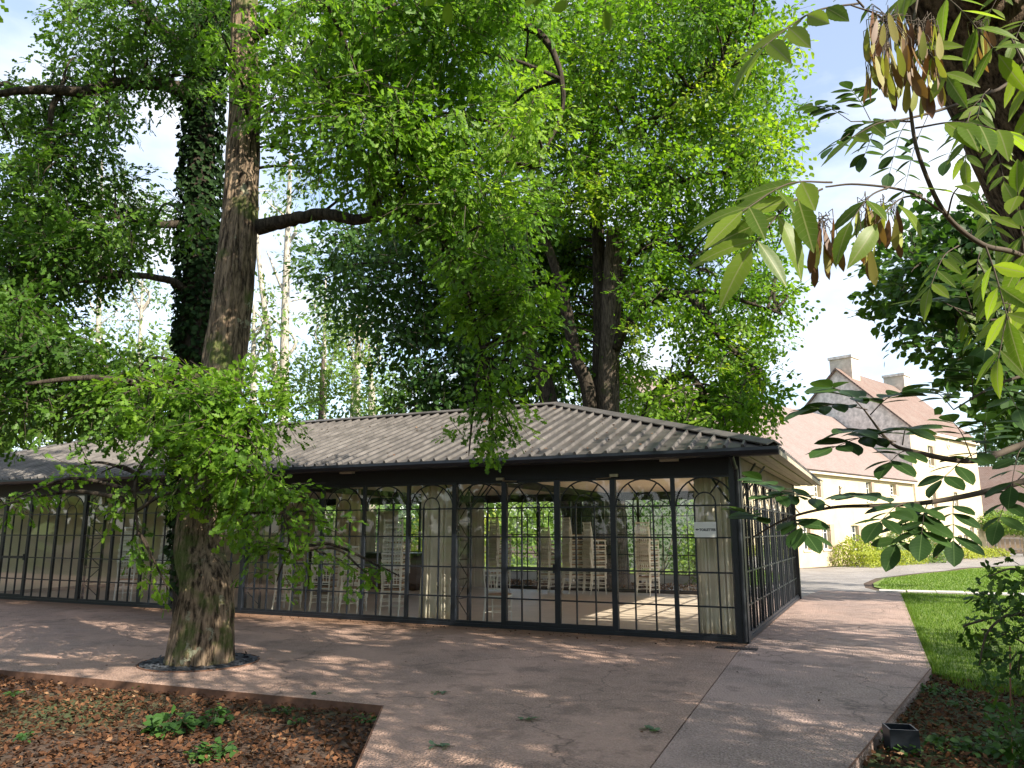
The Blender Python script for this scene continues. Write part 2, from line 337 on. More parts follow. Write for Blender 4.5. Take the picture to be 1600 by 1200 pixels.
def sprays(clumps, per, leaf, dens, droop=.25, length=.55, out=.7, up=.9, keep=None, flat=.75):
    """clumps: (centre, radius). Returns leaf arrays and twig segments."""
    Pc, D, Lc, Vv = [], [], [], []
    for c, r in clumps:
        n = max(3, int(dens*r*r)); u = unit(rng.normal(size=(n, 3)))
        rad = r*rng.random(n)**.42
        p = np.asarray(c) + u*rad[:, None]*np.array([1, 1, flat])
        dd = unit(u*out + rng.normal(size=(n, 3))*.55 + np.array([0, 0, -droop]))
        Pc.append(p); D.append(dd); Lc.append(length*(.6+.7*rng.random(n))*min(1, .5+r*.6))
        Vv.append(np.full(n, rng.normal(0, .17)) + rng.normal(0, .08, n))
    P = np.concatenate(Pc); D = np.concatenate(D); Ln = np.concatenate(Lc); Vv = np.concatenate(Vv)
    if keep is not None:
        k = keep(P); P, D, Ln, Vv = P[k], D[k], Ln[k], Vv[k]
    n = len(P); t = (np.arange(per)[None] + rng.random((n, per)))/per
    nS = unit(np.array([.12, -.12, up]) + rng.normal(size=(n, 3))*.42); sd = unit(np.cross(nS, D)); nS = np.cross(D, sd)   # each spray is a flat fan of leaves
    lat = rng.uniform(-1, 1, (n, per)); wl = .42*Ln[:, None]*np.sin(np.clip(t*1.15, 0, 1)*math.pi*.8)
    sag = np.zeros((n, per, 3)); sag[..., 2] = -.45*droop*(t**2 + .6*lat**2*t)*Ln[:, None]
    pos = P[:, None] + D[:, None]*(t*Ln[:, None])[..., None] + sd[:, None]*(lat*wl)[..., None] + sag + rng.normal(0, .015, (n, per, 3))*(leaf/.1)
    ld = unit(D[:, None]*.75 + sd[:, None]*(np.sign(lat)*rng.uniform(.2, 1.1, (n, per)))[..., None] + rng.normal(size=(n, per, 3))*.35 + np.array([0, 0, -droop*.7]))
    nr = unit(nS[:, None] + rng.normal(size=(n, per, 3))*.36)
    sz = leaf*(.65 + .6*rng.random((n, per)))
    v = np.clip(.42 + Vv[:, None] + rng.normal(0, .13, (n, per)), 0, 1)
    return (pos.reshape(-1, 3), ld.reshape(-1, 3), nr.reshape(-1, 3), sz.ravel(), v.ravel()), (P, P + D*Ln[:, None])
def twig_mesh(name, A, B, r, mat, parent):
    d = unit(B-A); a = unit(np.cross(d, np.array([.3, .5, .81]))); b = np.cross(d, a); n = len(A)
    ring = [a, -.5*a+.87*b, -.5*a-.87*b]
    V = np.stack([A+r*x for x in ring] + [B+r*.35*x for x in ring], 1).reshape(-1, 3)
    f = np.array([0, 1, 4, 3, 1, 2, 5, 4, 2, 0, 3, 5]); idx = (np.arange(n)[:, None]*6 + f).ravel()
    o = npmesh(name, V, idx, np.full(n*3, 4), mat, parent); o['kind'] = 'stuff'; return o
def inpoly(x, y, poly):
    r = False; j = len(poly)-1
    for i in range(len(poly)):
        xi, yi = poly[i]; xj, yj = poly[j]
        if (yi > y) != (yj > y) and x < (xj-xi)*(y-yi)/(yj-yi) + xi: r = not r
        j = i
    return r
def fill(poly, n, d0, d1, r0, r1, holes=()):
    """n clumps spread over a crown whose outline seen from the camera is poly; holes = (px, py, radius px) gaps"""
    xs = [p[0] for p in poly]; ys = [p[1] for p in poly]; got = []; out = []; tries = 0
    while len(out) < n and tries < n*60:
        tries += 1; best = None
        for _ in range(6):
            x, y = random.uniform(min(xs), max(xs)), random.uniform(min(ys), max(ys))
            if not inpoly(x, y, poly): continue
            m = min([(x-a)**2 + (y-b)**2 for a, b in got], default=1e9)
            if best is None or m > best[0]: best = (m, x, y)
        if not best: continue
        _, x, y = best; d = random.uniform(d0, d1); r = random.uniform(r0, r1)
        rp = r*1200/d
        ok = True
        for hx, hy, hr in holes:
            if math.hypot(x-hx, y-hy) < hr + rp*.75: ok = False
        if not ok: continue
        got.append((x, y)); out.append((at(x, y, d), r))
    return out
def crown(tree, clumps, leaf, per, dens, mat, shape, droop=.25, length=.55, twigr=.006, keep=None, up=.9, flat=.75, name='crown'):
    (p, d, n, s, v), (A, B) = sprays(clumps, per, leaf, dens, droop, length, keep=keep, up=up, flat=flat)
    o = put_leaves(name, p, d, n, s, shape, M[mat], tree, v)
    if twigr: twig_mesh('twigs', A, B, twigr, M['twig'], tree)
    return o
def limb(tree, pts, radii, mat, name='limb', sides=10, n=8):
    P = spline(pts, n); R = np.interp(np.linspace(0, 1, len(P)), np.linspace(0, 1, len(radii)), radii)
    P[1:-1] += rng.normal(0, 1, (len(P)-2, 3))*R[1:-1, None]*.10
    return MB().tube(P, R, sides).build(name, M[mat], tree, True)
def bark_rough(amp, k=7.0, zs=1.1):
    def f(th, p, r):
        return np.array([amp*(abs(noise.noise(Vector((math.cos(a)*k*r*2, math.sin(a)*k*r*2, p[2]*zs)))*2)**.7 - .5)
                         + amp*.8*noise.noise(Vector((math.cos(a)*1.2, math.sin(a)*1.2, p[2]*.9+7))) for a in th])
    return f
def trunk(tree, pts, radii, mat, sides=72, n=40, amp=.05, k=10, name='trunk'):
    P = spline(pts, n); R = np.interp(np.linspace(0, 1, len(P)), np.linspace(0, 1, len(radii)), radii)
    return MB().tube(P, R, sides, rough=bark_rough(amp, k)).build(name, M[mat], tree, True)
def connect(tree, clumps, hubs, r, mat, name='branch', most=60):
    """thin branches from the nearest point of a limb to each clump, drooping a little"""
    H = np.asarray(hubs); mb = MB(); k = 0
    for c, rad in clumps[:most]:
        h = H[np.argmin(np.linalg.norm(H - c, axis=1) + np.maximum(0, H[:, 2]-c[2])*.2)]
        L_ = np.linalg.norm(c-h)
        if L_ < .2: continue
        mid = (h+c)/2 + np.array([0, 0, .12*L_]) + rng.normal(0, .07*L_, 3)
        P = spline([h, mid, c, c + (c-mid)*.3 + np.array([0, 0, -.1*rad])], 6); R = np.linspace(min(r, .012+.014*L_), .006, len(P))
        mb.tube(P, R, 5, cap=False); k += 1
    if k:
        o = mb.build(name, M[mat], tree, True); o['kind'] = 'stuff'; return o

# ------------------------------------------------------------------ ground, paving, lawn
def gz(x, y): return -.085 - .0166*np.clip(np.asarray(y, float)-11.0, 0, 25)
def sheet(name, poly, off, mat, kind='structure', parent=None, z=None, thick=0):
    bm = bmesh.new(); vs = [bm.verts.new((x, y, 0)) for x, y in poly]; bm.faces.new(vs)
    if z is None:
        for yy in (11.0, 36.0):
            bmesh.ops.bisect_plane(bm, geom=bm.verts[:]+bm.edges[:]+bm.faces[:], plane_co=(0, yy, 0), plane_no=(0, 1, 0))
    bmesh.ops.triangulate(bm, faces=bm.faces[:])
    if thick:
        r = bmesh.ops.extrude_face_region(bm, geom=bm.faces[:])
        tops = [e for e in r['geom'] if isinstance(e, bmesh.types.BMVert)]
        for v in bm.verts: v.co.z = (z if z is not None else gz(v.co.x, v.co.y)+off) - thick
        for v in tops: v.co.z += thick
    else:
        for v in bm.verts: v.co.z = z if z is not None else gz(v.co.x, v.co.y)+off
    bmesh.ops.recalc_face_normals(bm, faces=bm.faces[:])
    if not thick:
        for f in bm.faces:
            if f.normal.z < 0: f.normal_flip()
    me = bpy.data.meshes.new(name); bm.to_mesh(me); bm.free(); me.materials.append(mat)
    o = inst(name, me, parent)
    if kind: o['kind'] = kind
    return o
gy = [-500, -60, -20, 11, 36, 120, 900]
mb = MB()
for a, b in zip(gy[:-1], gy[1:]):
    mb.add([(-900, a, gz(0, a)), (900, a, gz(0, a)), (900, b, gz(0, b)), (-900, b, gz(0, b))], [(0, 1, 2, 3)])
tag(mb.build('ground', M['soil']), kind='structure')

pav = empty('pavement'); pav['kind'] = 'structure'
JX = lambda y: .05 - .055*(y+1.0)       # the joint between the two pours
sheet('paving_slab', [(-46, -8.7), (-7.54, -6.02), (-2.4, -5.67), (-1.47, -7.34), (.15, -10.2), (JX(-10.2)-.006, -10.2), (JX(-1)-.006, -1.0), (.05, .0), (.05, 8.4), (-46, 8.4)], 0, M['pave'], None, pav, 0, .16)
sheet('paving_slab', [(JX(-10.2)+.006, -10.2), (.95, -10.2), (1.6, -5.89), (2.33, -1.28), (2.27, 11.3), (.3, 11.3), (.062, 8.9), (.062, 0), (JX(-1)+.006, -1.0)], 0, M['pave2'], None, pav, 0, .16)
ed = MB()
for a, b in (((-46, -8.7), (-7.54, -6.02)), ((-7.54, -6.02), (-2.4, -5.67)), ((-2.4, -5.67), (-1.47, -7.34)), ((-1.47, -7.34), (.15, -10.2)), ((2.33, -1.28), (1.6, -5.89)), ((1.6, -5.89), (.95, -10.2))):
    a, b = np.array(a), np.array(b); d = (b-a)/np.linalg.norm(b-a); nn = np.array([d[1], -d[0]])*.014
    q = [a+nn*.1, b+nn*.1, b+nn, a+nn]
    ed.add([(x, y, -.2) for x, y in q] + [(x, y, .004) for x, y in q], [(0, 3, 2, 1), (4, 5, 6, 7), (0, 1, 5, 4), (1, 2, 6, 5), (2, 3, 7, 6), (3, 0, 4, 7)])
ed.build('edging_strip', M['rust'], pav)

sheet('driveway', [(-3.2, 9.4), (.3, 9.3), (.3, 11.35), (2.27, 11.35), (1.9, 12.5), (1.35, 15), (1.25, 18), (1.6, 23), (3.2, 30), (6, 40), (10, 46), (16, 52), (30, 60), (30, 80), (12, 74), (9.2, 62), (5.4, 51), (-1.5, 36), (-5.2, 27), (-6, 14)], .012, M['drive'])
sheet('lawn', [(2.36, -1.25), (3.0, -1.7), (4.6, -2.2), (9, -2.5), (40, -2.5), (40, 12.4), (2.12, 12.4), (2.36, 11.3)], .03, M['lawn'])
sheet('far_lawn', [(2.0, 13.45), (40, 13.45), (40, 58), (30, 59), (16, 51.2), (10.2, 45.2), (6.3, 39.2), (3.5, 29.5), (1.9, 22.5), (1.55, 18), (1.6, 15.4)], .03, M['lawn'])
sp = empty('stepping_path', (0, 12.9, 0)); sp['kind'] = 'structure'
for i in range(14):
    x0 = 1.75 + i*.72; y0 = -.36 + .012*i
    o = MB().box(x0, x0+.68+.02*(i % 2), y0, y0+.72, -.14, -.055+.006*(i % 3)).build('paving_stone', M['slab'], sp)

def scatter_poly(poly, n):
    xs = [p[0] for p in poly]; ys = [p[1] for p in poly]; out = []
    X = rng.uniform(min(xs), max(xs), n*3); Y = rng.uniform(min(ys), max(ys), n*3)
    for x, y in zip(X, Y):
        if inpoly(x, y, poly): out.append((x, y))
        if len(out) >= n: break
    return np.array(out)
def blades(name, P, h, label=None, wid=.004, z=None):
    n = len(P); z0 = gz(P[:, 0], P[:, 1])+.03 if z is None else np.full(n, z)
    a = rng.uniform(0, 6.28, n); hh = h*(.5+rng.random(n)); lean = rng.normal(0, .35, (n, 2))*hh[:, None]
    b0 = np.c_[P[:, 0]+np.cos(a)*wid, P[:, 1]+np.sin(a)*wid, z0]; b1 = np.c_[P[:, 0]-np.cos(a)*wid, P[:, 1]-np.sin(a)*wid, z0]
    tp = np.c_[P + lean, z0+hh]
    V = np.stack([b0, b1, tp], 1).reshape(-1, 3)
    o = npmesh(name, V, np.arange(3*n), np.full(n, 3), M['grass'], None, np.clip(rng.normal(.45, .22, n), 0, 1))
    if label: tag(o, label, 'grass', None, 'stuff')
    return o
LAWN_NEAR = [(2.38, -1.2), (3.0, -1.65), (4.6, -2.1), (7.5, -2.3), (9, 12.3), (2.36, 12.3)]
blades('lawn_grass', scatter_poly(LAWN_NEAR, 60000), .045, 'short mown grass of the shaded lawn beside the path', .006)
blades('far_lawn_grass', scatter_poly([(2.0, 13.6), (12, 13.6), (14, 44), (6.3, 38.6), (3.5, 29), (1.95, 22.5), (1.7, 16)], 40000), .05, 'bright sunlit grass of the lawn beyond the stepping stones', .012)

edge = np.vstack([scatter_poly([(2.30, -1.3), (2.44, -1.3), (2.42, 11.3), (2.24, 11.3)], 3500), scatter_poly([(2.3, -1.2), (2.6, -2.2), (4.6, -2.9), (7.5, -2.9), (7.5, -2.2), (4.6, -2.0), (3.0, -1.5)], 4500)])
blades('lawn_edge_grass', edge, .07, 'longer untrimmed grass along the edges of the near lawn', .005)
def litter(name, poly, n, label, size=.055, zoff=0.0):
    P = scatter_poly(poly, n); n = len(P)
    hum = np.array([noise.noise(Vector((x*1.3, y*1.3, 3))) for x, y in P])*.02
    pos = np.c_[P, gz(P[:, 0], P[:, 1]) + .008 + zoff + hum + rng.random(n)**2*.035]
    d = rng.normal(size=(n, 3)); d[:, 2] *= .35; nr = rng.normal(size=(n, 3))*.55 + np.array([0, 0, 1])
    v = np.clip(.30 + .3*hum/.01*.3 + rng.normal(0, .24, n), 0, 1)
    sh = (np.array([(0, 0, 0), (.45, .3, .16), (1, .05, .12), (.5, -.28, .10)], float), [[0, 1, 2], [0, 2, 3]])
    o = put_leaves(name, pos, d, nr, size*(.4+.9*rng.random(n)), sh, M['dead'], None, v)
    return tag(o, label, 'leaf litter', None, 'stuff')
BED_L = [(-13, -6.45), (-7.54, -6.06), (-2.43, -5.72), (-1.5, -7.36), (-1.2, -8.2), (-6, -9.5), (-13, -9.5)]
BED_R = [(2.33, -1.35), (3.0, -1.75), (4.6, -2.25), (5.2, -6), (2.5, -8.4), (1.25, -8.4), (1.62, -5.89)]
litter('leaf_litter', BED_L, 30000, 'brown dead leaves covering the bed in the lower left')
litter('leaf_litter', BED_R, 15000, 'dead leaves on the bed beside the black box, lower right')
litter('leaf_litter', [(-12, -.25), (0, -.25), (0, -.95), (-5, -.7), (-12, -.6)], 260, 'loose fallen leaves along the foot of the glass front', .035, .088)

# ------------------------------------------------------------------ the glazed pavilion
PW, NP, DEPTH, SW = .972, 25, 8.2, 1.025
LEN = PW*NP
HB = (.487, .983, 1.5, 1.984); PT = 2.445
pv = empty('glass_pavilion', (0, 0, 0))
tag(pv, 'long low black steel pavilion with arched glass panels and ribbed metal hip roof', 'pavilion')
def arc(cx, cz, a, b, t0, t1, n=18):
    return [(cx + a*math.cos(t), 0, cz + b*math.sin(t)) for t in np.linspace(t0, t1, n)]
def panel_bars(w, door=False):
    mb = MB(); st = .05 if door else .032
    mb.box(0, st, -.026, .026, .06, PT); mb.box(w-st, w, -.026, .026, .06, PT)
    mb.box(st, w-st, -.024, .024, .06, .13 if door else .10); mb.box(st, w-st, -.024, .024, PT-.035, PT)
    for i, z in enumerate(HB):
        t = .028 if (door and i == 1) else .012
        mb.box(st, w-st, -.014, .014, z-t, z+t)
    for x in (w/3, 2*w/3): mb.box(x-.0105, x+.0105, -.017, .017, .10, HB[3]+.03)
    return mb
def panel_arch(w):
    mb = MB(); A = w/2-.045; B = .43; a = w/6; b = .17
    mb.tube(arc(w/2, HB[3], A, B, 0, math.pi), .013, 6); mb.tube(arc(w/2, HB[3]+.03, a, b, 0, math.pi, 12), .011, 6)
    for t in (math.radians(58), math.radians(122)):
        mb.bar((w/2 + a*math.cos(t), 0, HB[3]+.03 + b*math.sin(t)), (w/2 + A*math.cos(t), 0, HB[3] + B*math.sin(t)), .012)
    return mb
bars_me = panel_bars(PW).mesh('glazing_bars', M['black']); door_me = panel_bars(PW, True).mesh('door_frame', M['black'])
arch_me = panel_arch(PW).mesh('arch', M['black'])
def cells(w):
    xs = [.02, w/3, 2*w/3, w-.02]; zs = [.08] + list(HB)
    out = [(xs[i]+.003, xs[i+1]-.003, zs[j]+.003, zs[j+1]-.003) for j in range(4) for i in range(3)]
    return out + [(.02, w-.02, HB[3]+.003, PT-.02)]
pane_me = [MB().box(a, b, -.002, .002, c, d).mesh('pane', M['glass']) for a, b, c, d in cells(PW)]
def glass_sheet(w):
    mb = MB()
    for a, b, c, d in cells(w): mb.box(a, b, -.002, .002, c, d)
    return mb.mesh('glazing', M['glass'])
front_glass = glass_sheet(PW)
for k in range(NP):
    isdoor = k in (2, 3, 17, 18)
    o = inst('door' if isdoor else 'window_panel', door_me if isdoor else bars_me, pv, (-(k+1)*PW, 0, 0))
    inst('arch', arch_me, o)
    if k < 19:
        for me in pane_me: inst('pane', me, o)
    else: inst('glazing', front_glass, o)['kind'] = 'stuff'
    if k in (3, 17):
        h = MB(); h.box(PW-.075, PW-.02, -.045, -.027, .92, 1.06); h.tube([(PW-.05, -.045, 1.0), (PW-.05, -.085, 1.0), (PW-.15, -.09, 1.0)], .009, 8)
        h.build('handle', M['band'], o)
sb = panel_bars(SW).mesh('glazing_bars', M['black']); sa = panel_arch(SW).mesh('arch', M['black']); sg = glass_sheet(SW)
for k in range(8):      # right-hand end
    o = inst('window_panel', sb, pv, (0, k*SW, 0), (0, 0, math.pi/2)); inst('arch', sa, o); inst('glazing', sg, o)['kind'] = 'stuff'
for k in range(15):     # rear, glazed as far as the solid back wall
    o = inst('window_panel', bars_me, pv, (-(k+1)*PW, DEPTH, 0)); inst('arch', arch_me, o); inst('glazing', front_glass, o)['kind'] = 'stuff'
MB().box(-LEN, -15*PW-.01, DEPTH-.08, DEPTH+.08, .012, 2.62).build('back_wall', M['cream'], pv)
MB().box(-19*PW-.06, -19*PW+.06, .3, DEPTH-.09, .012, 2.615).build('partition_wall', M['cream'], pv)
MB().box(-LEN-.08, -LEN+.08, .09, DEPTH-.1, .012, 2.61).build('end_wall', M['cream'], pv)
MB().box(-19*PW+.061, -19*PW+.075, .35, DEPTH-.1, .0125, .10).build('skirting', M['timber'], pv)
MB().box(-LEN, .0, .03, DEPTH-.03, -.05, .012).build('floor', M['floor'], pv)
MB().box(-LEN, .02, -.03, DEPTH+.03, 2.62, 2.66).build('ceiling', M['ceil'], pv)
mb = MB(); mb.box(-LEN, -.08, -.05, .05, .004, .06); mb.box(-.05, .05, .08, DEPTH-.08, .004, .06); mb.box(-15*PW, -.08, DEPTH-.05, DEPTH+.05, .004, .06)
mb.build('sill', M['black'], pv)
mb = MB(); mb.box(-LEN, -.0851, -.055, .055, PT, 2.70); mb.build('fascia', M['band'], pv)
MB().box(-.055, .055, .0851, DEPTH-.086, PT, 2.70).build('fascia', simple('brown_fascia', (.14, .105, .085), .7, 0, .2, 4, 0, True), pv)
MB().box(-15*PW, -.0851, DEPTH-.055, DEPTH+.055, PT, 2.615).build('fascia', M['band'], pv)
for x, y in ((-.005, .005), (-.005, DEPTH-.005), (-LEN, 0), (-LEN, DEPTH)):
    MB().box(x-.085, x+.08, y-.085, y+.085, 0, 2.74).build('corner_post', M['black'], pv)
for k in range(1, NP):
    if k % 5 == 0 or k in (2, 4): MB().box(-k*PW-.045, -k*PW+.045, -.04, .04, .06, PT+.002).build('post', M['black'], pv)
# lattice columns just inside the front
for k in range(0, 5):
    x = -.12 if k == 0 else -k*5*PW; mb = MB(); y0, y1 = .12, .52
    mb.box(x-.02, x+.02, y0-.02, y0+.02, .012, 2.619); mb.box(x-.02, x+.02, y1-.02, y1+.02, .012, 2.3)
    zs = np.linspace(.1, 2.1, 7)
    for i in range(6):
        a, b = (y0, y1) if i % 2 else (y1, y0)
        mb.bar((x, a, zs[i]), (x, b, zs[i+1]), .011); mb.bar((x, y0, zs[i+1]), (x, y1, zs[i+1]), .010)
    for s in (-1, 1):
        mb.bar((x, y1, 1.95), (x+s*.45, y1+.25, 2.61), .016); mb.bar((x, y0, 2.0), (x+s*.4, y0, 2.61), .016)
    mb.bar((x, y1, 1.95), (x, y1+.75, 2.61), .018)
    mb.build('lattice_column', M['black'], pv)
for k in (1, 2, 3): MB().box(-k*5*PW-.06, -k*5*PW+.06, .56, DEPTH-.1, 2.48, 2.619).build('beam', M['band'], pv)
# roof
EX0, EX1, EY0, EY1, EZ, RZ, RY = -LEN-.64, .64, -.50, DEPTH+.5, 2.80, 4.42, 4.1
RX0, RX1 = -19.9, -4.55
rf = empty('roof'); rf.parent = pv
C4 = [(EX0, EY0, EZ), (EX1, EY0, EZ), (EX1, EY1, EZ), (EX0, EY1, EZ)]; R2 = [(RX0, RY, RZ), (RX1, RY, RZ)]
for nm, q in (('roof_slope', [C4[0], C4[1], R2[1], R2[0]]), ('roof_slope', [C4[1], C4[2], R2[1]]), ('roof_slope', [C4[2], C4[3], R2[0], R2[1]]), ('roof_slope', [C4[3], C4[0], R2[0]])):
    V = np.array(q); n = len(q); lo = V - np.array([0, 0, .03])
    MB().add(np.vstack([V, lo]), [tuple(range(n)), tuple(range(n, 2*n))[::-1]] + [(i, i+n, (i+1) % n+n, (i+1) % n) for i in range(n)]).build(nm, M['roof'], rf)
def rib(p0, p1, side, name='roof_rib'):
    p0, p1, s = map(np.array, (p0, p1, side)); d = unit(p1-p0); n = np.cross(s, d); n = n if n[2] > 0 else -n
    w0, w1, h = .030, .014, .048
    V = [p + s*k*ww + n*hh for p in (p0, p1) for k, ww, hh in ((-1, w0, .001), (-1, w1, h), (1, w1, h), (1, w0, .001))]
    MB().add(V, [(0, 1, 5, 4), (1, 2, 6, 5), (2, 3, 7, 6), (3, 2, 1, 0), (4, 5, 6, 7)]).build(name, M['ridge'], rf)
slope = (RZ-EZ)/(RY-EY0)
nr = 98
for i in range(nr):
    x = EX1 - .18 - i*(EX1-EX0-.36)/(nr-1)
    ymax = RY
    if x > RX1: ymax = EY0 + (RY-EY0)*(EX1-x)/(EX1-RX1)
    elif x < RX0: ymax = EY0 + (RY-EY0)*(x-EX0)/(RX0-EX0)
    if ymax-EY0 < .12: continue
    rib((x, EY0-.015, EZ-.015*slope), (x, ymax-.02, EZ + slope*(ymax-.02-EY0)), (1, 0, 0))
sl2 = (RZ-EZ)/(EX1-RX1)
for i in range(36):
    y = EY0 + .14 + i*(EY1-EY0-.28)/35; t = 1-abs(y-RY)/(RY-EY0); xm = EX1 - (EX1-RX1)*t
    if EX1-xm > .15: rib((EX1+.015, y, EZ-.015*sl2), (xm+.03, y, EZ + sl2*(EX1-xm-.03)), (0, 1, 0))
def cap(a, b, wd, name):
    a, b = np.array(a), np.array(b); d = unit(b-a); s = unit(np.cross(d, [0, 0, 1])); h = .062
    V = []
    for p in (a, b): V += [p + s*wd + [0, 0, .02], p + [0, 0, h+.025], p - s*wd + [0, 0, .02], p + s*wd*.96 + [0, 0, -.0], p + [0, 0, h], p - s*wd*.96]
    MB().add(V, [(0, 1, 7, 6), (1, 2, 8, 7), (3, 9, 10, 4), (4, 10, 11, 5), (0, 3, 4, 1), (1, 4, 5, 2), (6, 7, 10, 9), (7, 8, 11, 10), (0, 6, 9, 3), (2, 5, 11, 8)]).build(name, M['ridge'], rf)
cap(R2[0], R2[1], .16, 'ridge_cap')
for a, b in ((C4[1], R2[1]), (C4[2], R2[1]), (C4[0], R2[0]), (C4[3], R2[0])): cap(a, b, .14, 'hip_cap')
# eaves: front gutter and dark soffit, right-hand pale boarded soffit
g = MB(); prof = [(-.52, 2.79), (-.60, 2.785), (-.61, 2.74), (-.585, 2.69), (-.54, 2.672), (-.46, 2.672), (-.45, 2.76), (-.47, 2.76), (-.475, 2.69), (-.545, 2.69), (-.575, 2.75), (-.575, 2.77)]
V = [(x, y, z) for x in (EX0-.05, EX1+.06) for y, z in prof]; n = len(prof)
g.add(V, [(i, (i+1) % n, (i+1) % n+n, i+n) for i in range(n)] + [tuple(range(n)), tuple(range(n, 2*n))[::-1]]); g.build('gutter', M['black'], pv)
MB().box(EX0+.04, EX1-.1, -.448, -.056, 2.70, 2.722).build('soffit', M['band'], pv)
for i in range(4):
    x0 = .07 + i*.145; MB().box(x0, x0+.125, -.40, EY1-.05, 2.704+.012*(i % 2), 2.732+.012*(i % 2)).build('soffit_board', M['soffit'], pv)
MB().box(EX1-.005, EX1+.03, EY0+.08, EY1, 2.70, 2.775).build('barge_board', M['soffit'], pv)
MB().tube(spline([(.03, -.50, 2.68), (.03, -.3, 2.55), (.03, -.13, 2.42), (.03, -.125, 1.5), (.03, -.125, .03)], 6), .036, 12).build('downpipe', M['black'], pv)
for x in (-.95, -7.05): 
    o = MB().box(x-.14, x+.14, -.30, -.20, 2.655, 2.699).build('eave_light', M['lamp'], pv)
for x, s in ((-4*PW, 1), (-2*PW, -1)):
    mb = MB(); mb.box(x-.12*s if s > 0 else x-.02, x+.02 if s > 0 else x+.12, -.10, -.056, PT+.01, PT+.055); mb.bar((x, -.09, PT), (x+s*.26, -.075, PT-.012), .008)
    mb.build('door_closer', M['brass'], pv)
# fallen leaves lying on the roof
n = 900; x = rng.uniform(-16, -.2, n); y = rng.uniform(EY0+.1, RY, n); ok = (x < RX1) | (y < EY0 + (RY-EY0)*(EX1-x)/(EX1-RX1) - .2); x, y = x[ok], y[ok]
o = put_leaves('roof_leaves', np.c_[x, y, EZ + slope*(y-EY0)+.012], rng.normal(size=(len(x), 3))*[1, 1, .1] + [0, 0, .1], rng.normal(size=(len(x), 3))*.2 + [0, -.3, 1], .035+.05*rng.random(len(x)), DIA, M['dead'], None, np.clip(rng.normal(.5, .25, len(x)), 0, 1))
tag(o, 'scattered dead leaves lying on the ribbed metal roof', 'fallen leaves', None, 'stuff')

# curtains, sign, counter
def curtain(name, x0, x1, y, z0, z1, mat, label, folds=9, amp=.05, gather=.0):
    nx, nz = 120, 14; V = []
    for j in range(nz+1):
        t = j/nz; z = z0 + (z1-z0)*t
        for i in range(nx+1):
            u = i/nx; k = 1 - gather*math.sin(math.pi*min(1, t*1.15))**2
            xx = x0 + (x1-x0)*(.5+(u-.5)*k)
            a = amp*(.7+.5*noise.noise(Vector((u*5, 0, x0))))*(1.15-.4*t)
            V.append((xx + .02*math.sin(u*folds*4+t*2), y + a*math.sin(u*folds*2*math.pi + .9*math.sin(u*7+x0)), z))
    F = [(j*(nx+1)+i, j*(nx+1)+i+1, (j+1)*(nx+1)+i+1, (j+1)*(nx+1)+i) for j in range(nz) for i in range(nx)]
    o = MB().add(V, F).build(name, M[mat], None, True)
    mo = o.modifiers.new('thickness', 'SOLIDIFY'); mo.thickness = .004
    return tag(o, label, 'curtain')
curtain('curtain', -5.80, -4.98, .34, .03, 2.60, 'curtain', 'long cream curtain behind the panel left of the double door', 8, .055, .1)
curtain('curtain', -.74, -.16, .40, .03, 2.60, 'curtain', 'cream curtain hanging in the right corner behind the small white sign', 7, .05)
curtain('curtain', -10.3, -9.55, 3.6, .03, 2.60, 'curtain', 'dim tan curtain deep inside, right of the big oak foliage', 8, .05)
curtain('curtain', -9.35, -8.3, DEPTH-.35, .03, 2.40, 'sheer', 'pale sheer curtain at the rear windows behind the double door', 10, .04)
for k, (x0, x1) in enumerate(((-12.9, -12.1), (-12.0, -11.3))):
    curtain('curtain', x0, x1, DEPTH-.3, .7, 2.2, 'sheer', ['white blind at the rear windows, left one of the pair', 'white blind at the rear windows, right one of the pair'][k], 6, .02)
ct = empty('bar_counter', (-11.3, 6.6, .012)); tag(ct, 'long dark serving counter at the back of the room', 'counter')
MB().box(-2.0, 1.7, -.28, .28, 0, .95).build('body', M['band'], ct); MB().box(-2.05, 1.75, -.33, .33, .95, .99).build('counter_top', M['black'], ct)
sg_ = empty('toilet_sign', (-.49, -.03, 1.62)); tag(sg_, 'small white card sign with arrow reading TOILETTES on the right-hand panel', 'sign')
MB().box(-.165, .165, -.004, 0, -.115, .115).build('card', M['white'], sg_)
fc = bpy.data.curves.new('lettering', 'FONT'); fc.body = 'TOILETTES'; fc.size = .050; fc.align_x = 'LEFT'; fc.extrude = .0008
fc.offset = .0022; tmp = bpy.data.objects.new('tmp', fc); COL.objects.link(tmp)
lm_ = bpy.data.meshes.new_from_object(tmp.evaluated_get(bpy.context.evaluated_depsgraph_get())); bpy.data.objects.remove(tmp); lm_.materials.clear(); lm_.materials.append(M['ink'])
to = inst('lettering', lm_, sg_, (-.088, -.0055, -.02), (math.pi/2, 0, 0))
MB().add([(-.15, -.006, 0), (-.118, -.006, .02), (-.118, -.006, .007), (-.093, -.006, .007), (-.093, -.006, -.007), (-.118, -.006, -.007), (-.118, -.006, -.02)], [tuple(range(7))]).build('arrow', M['ink'], sg_)

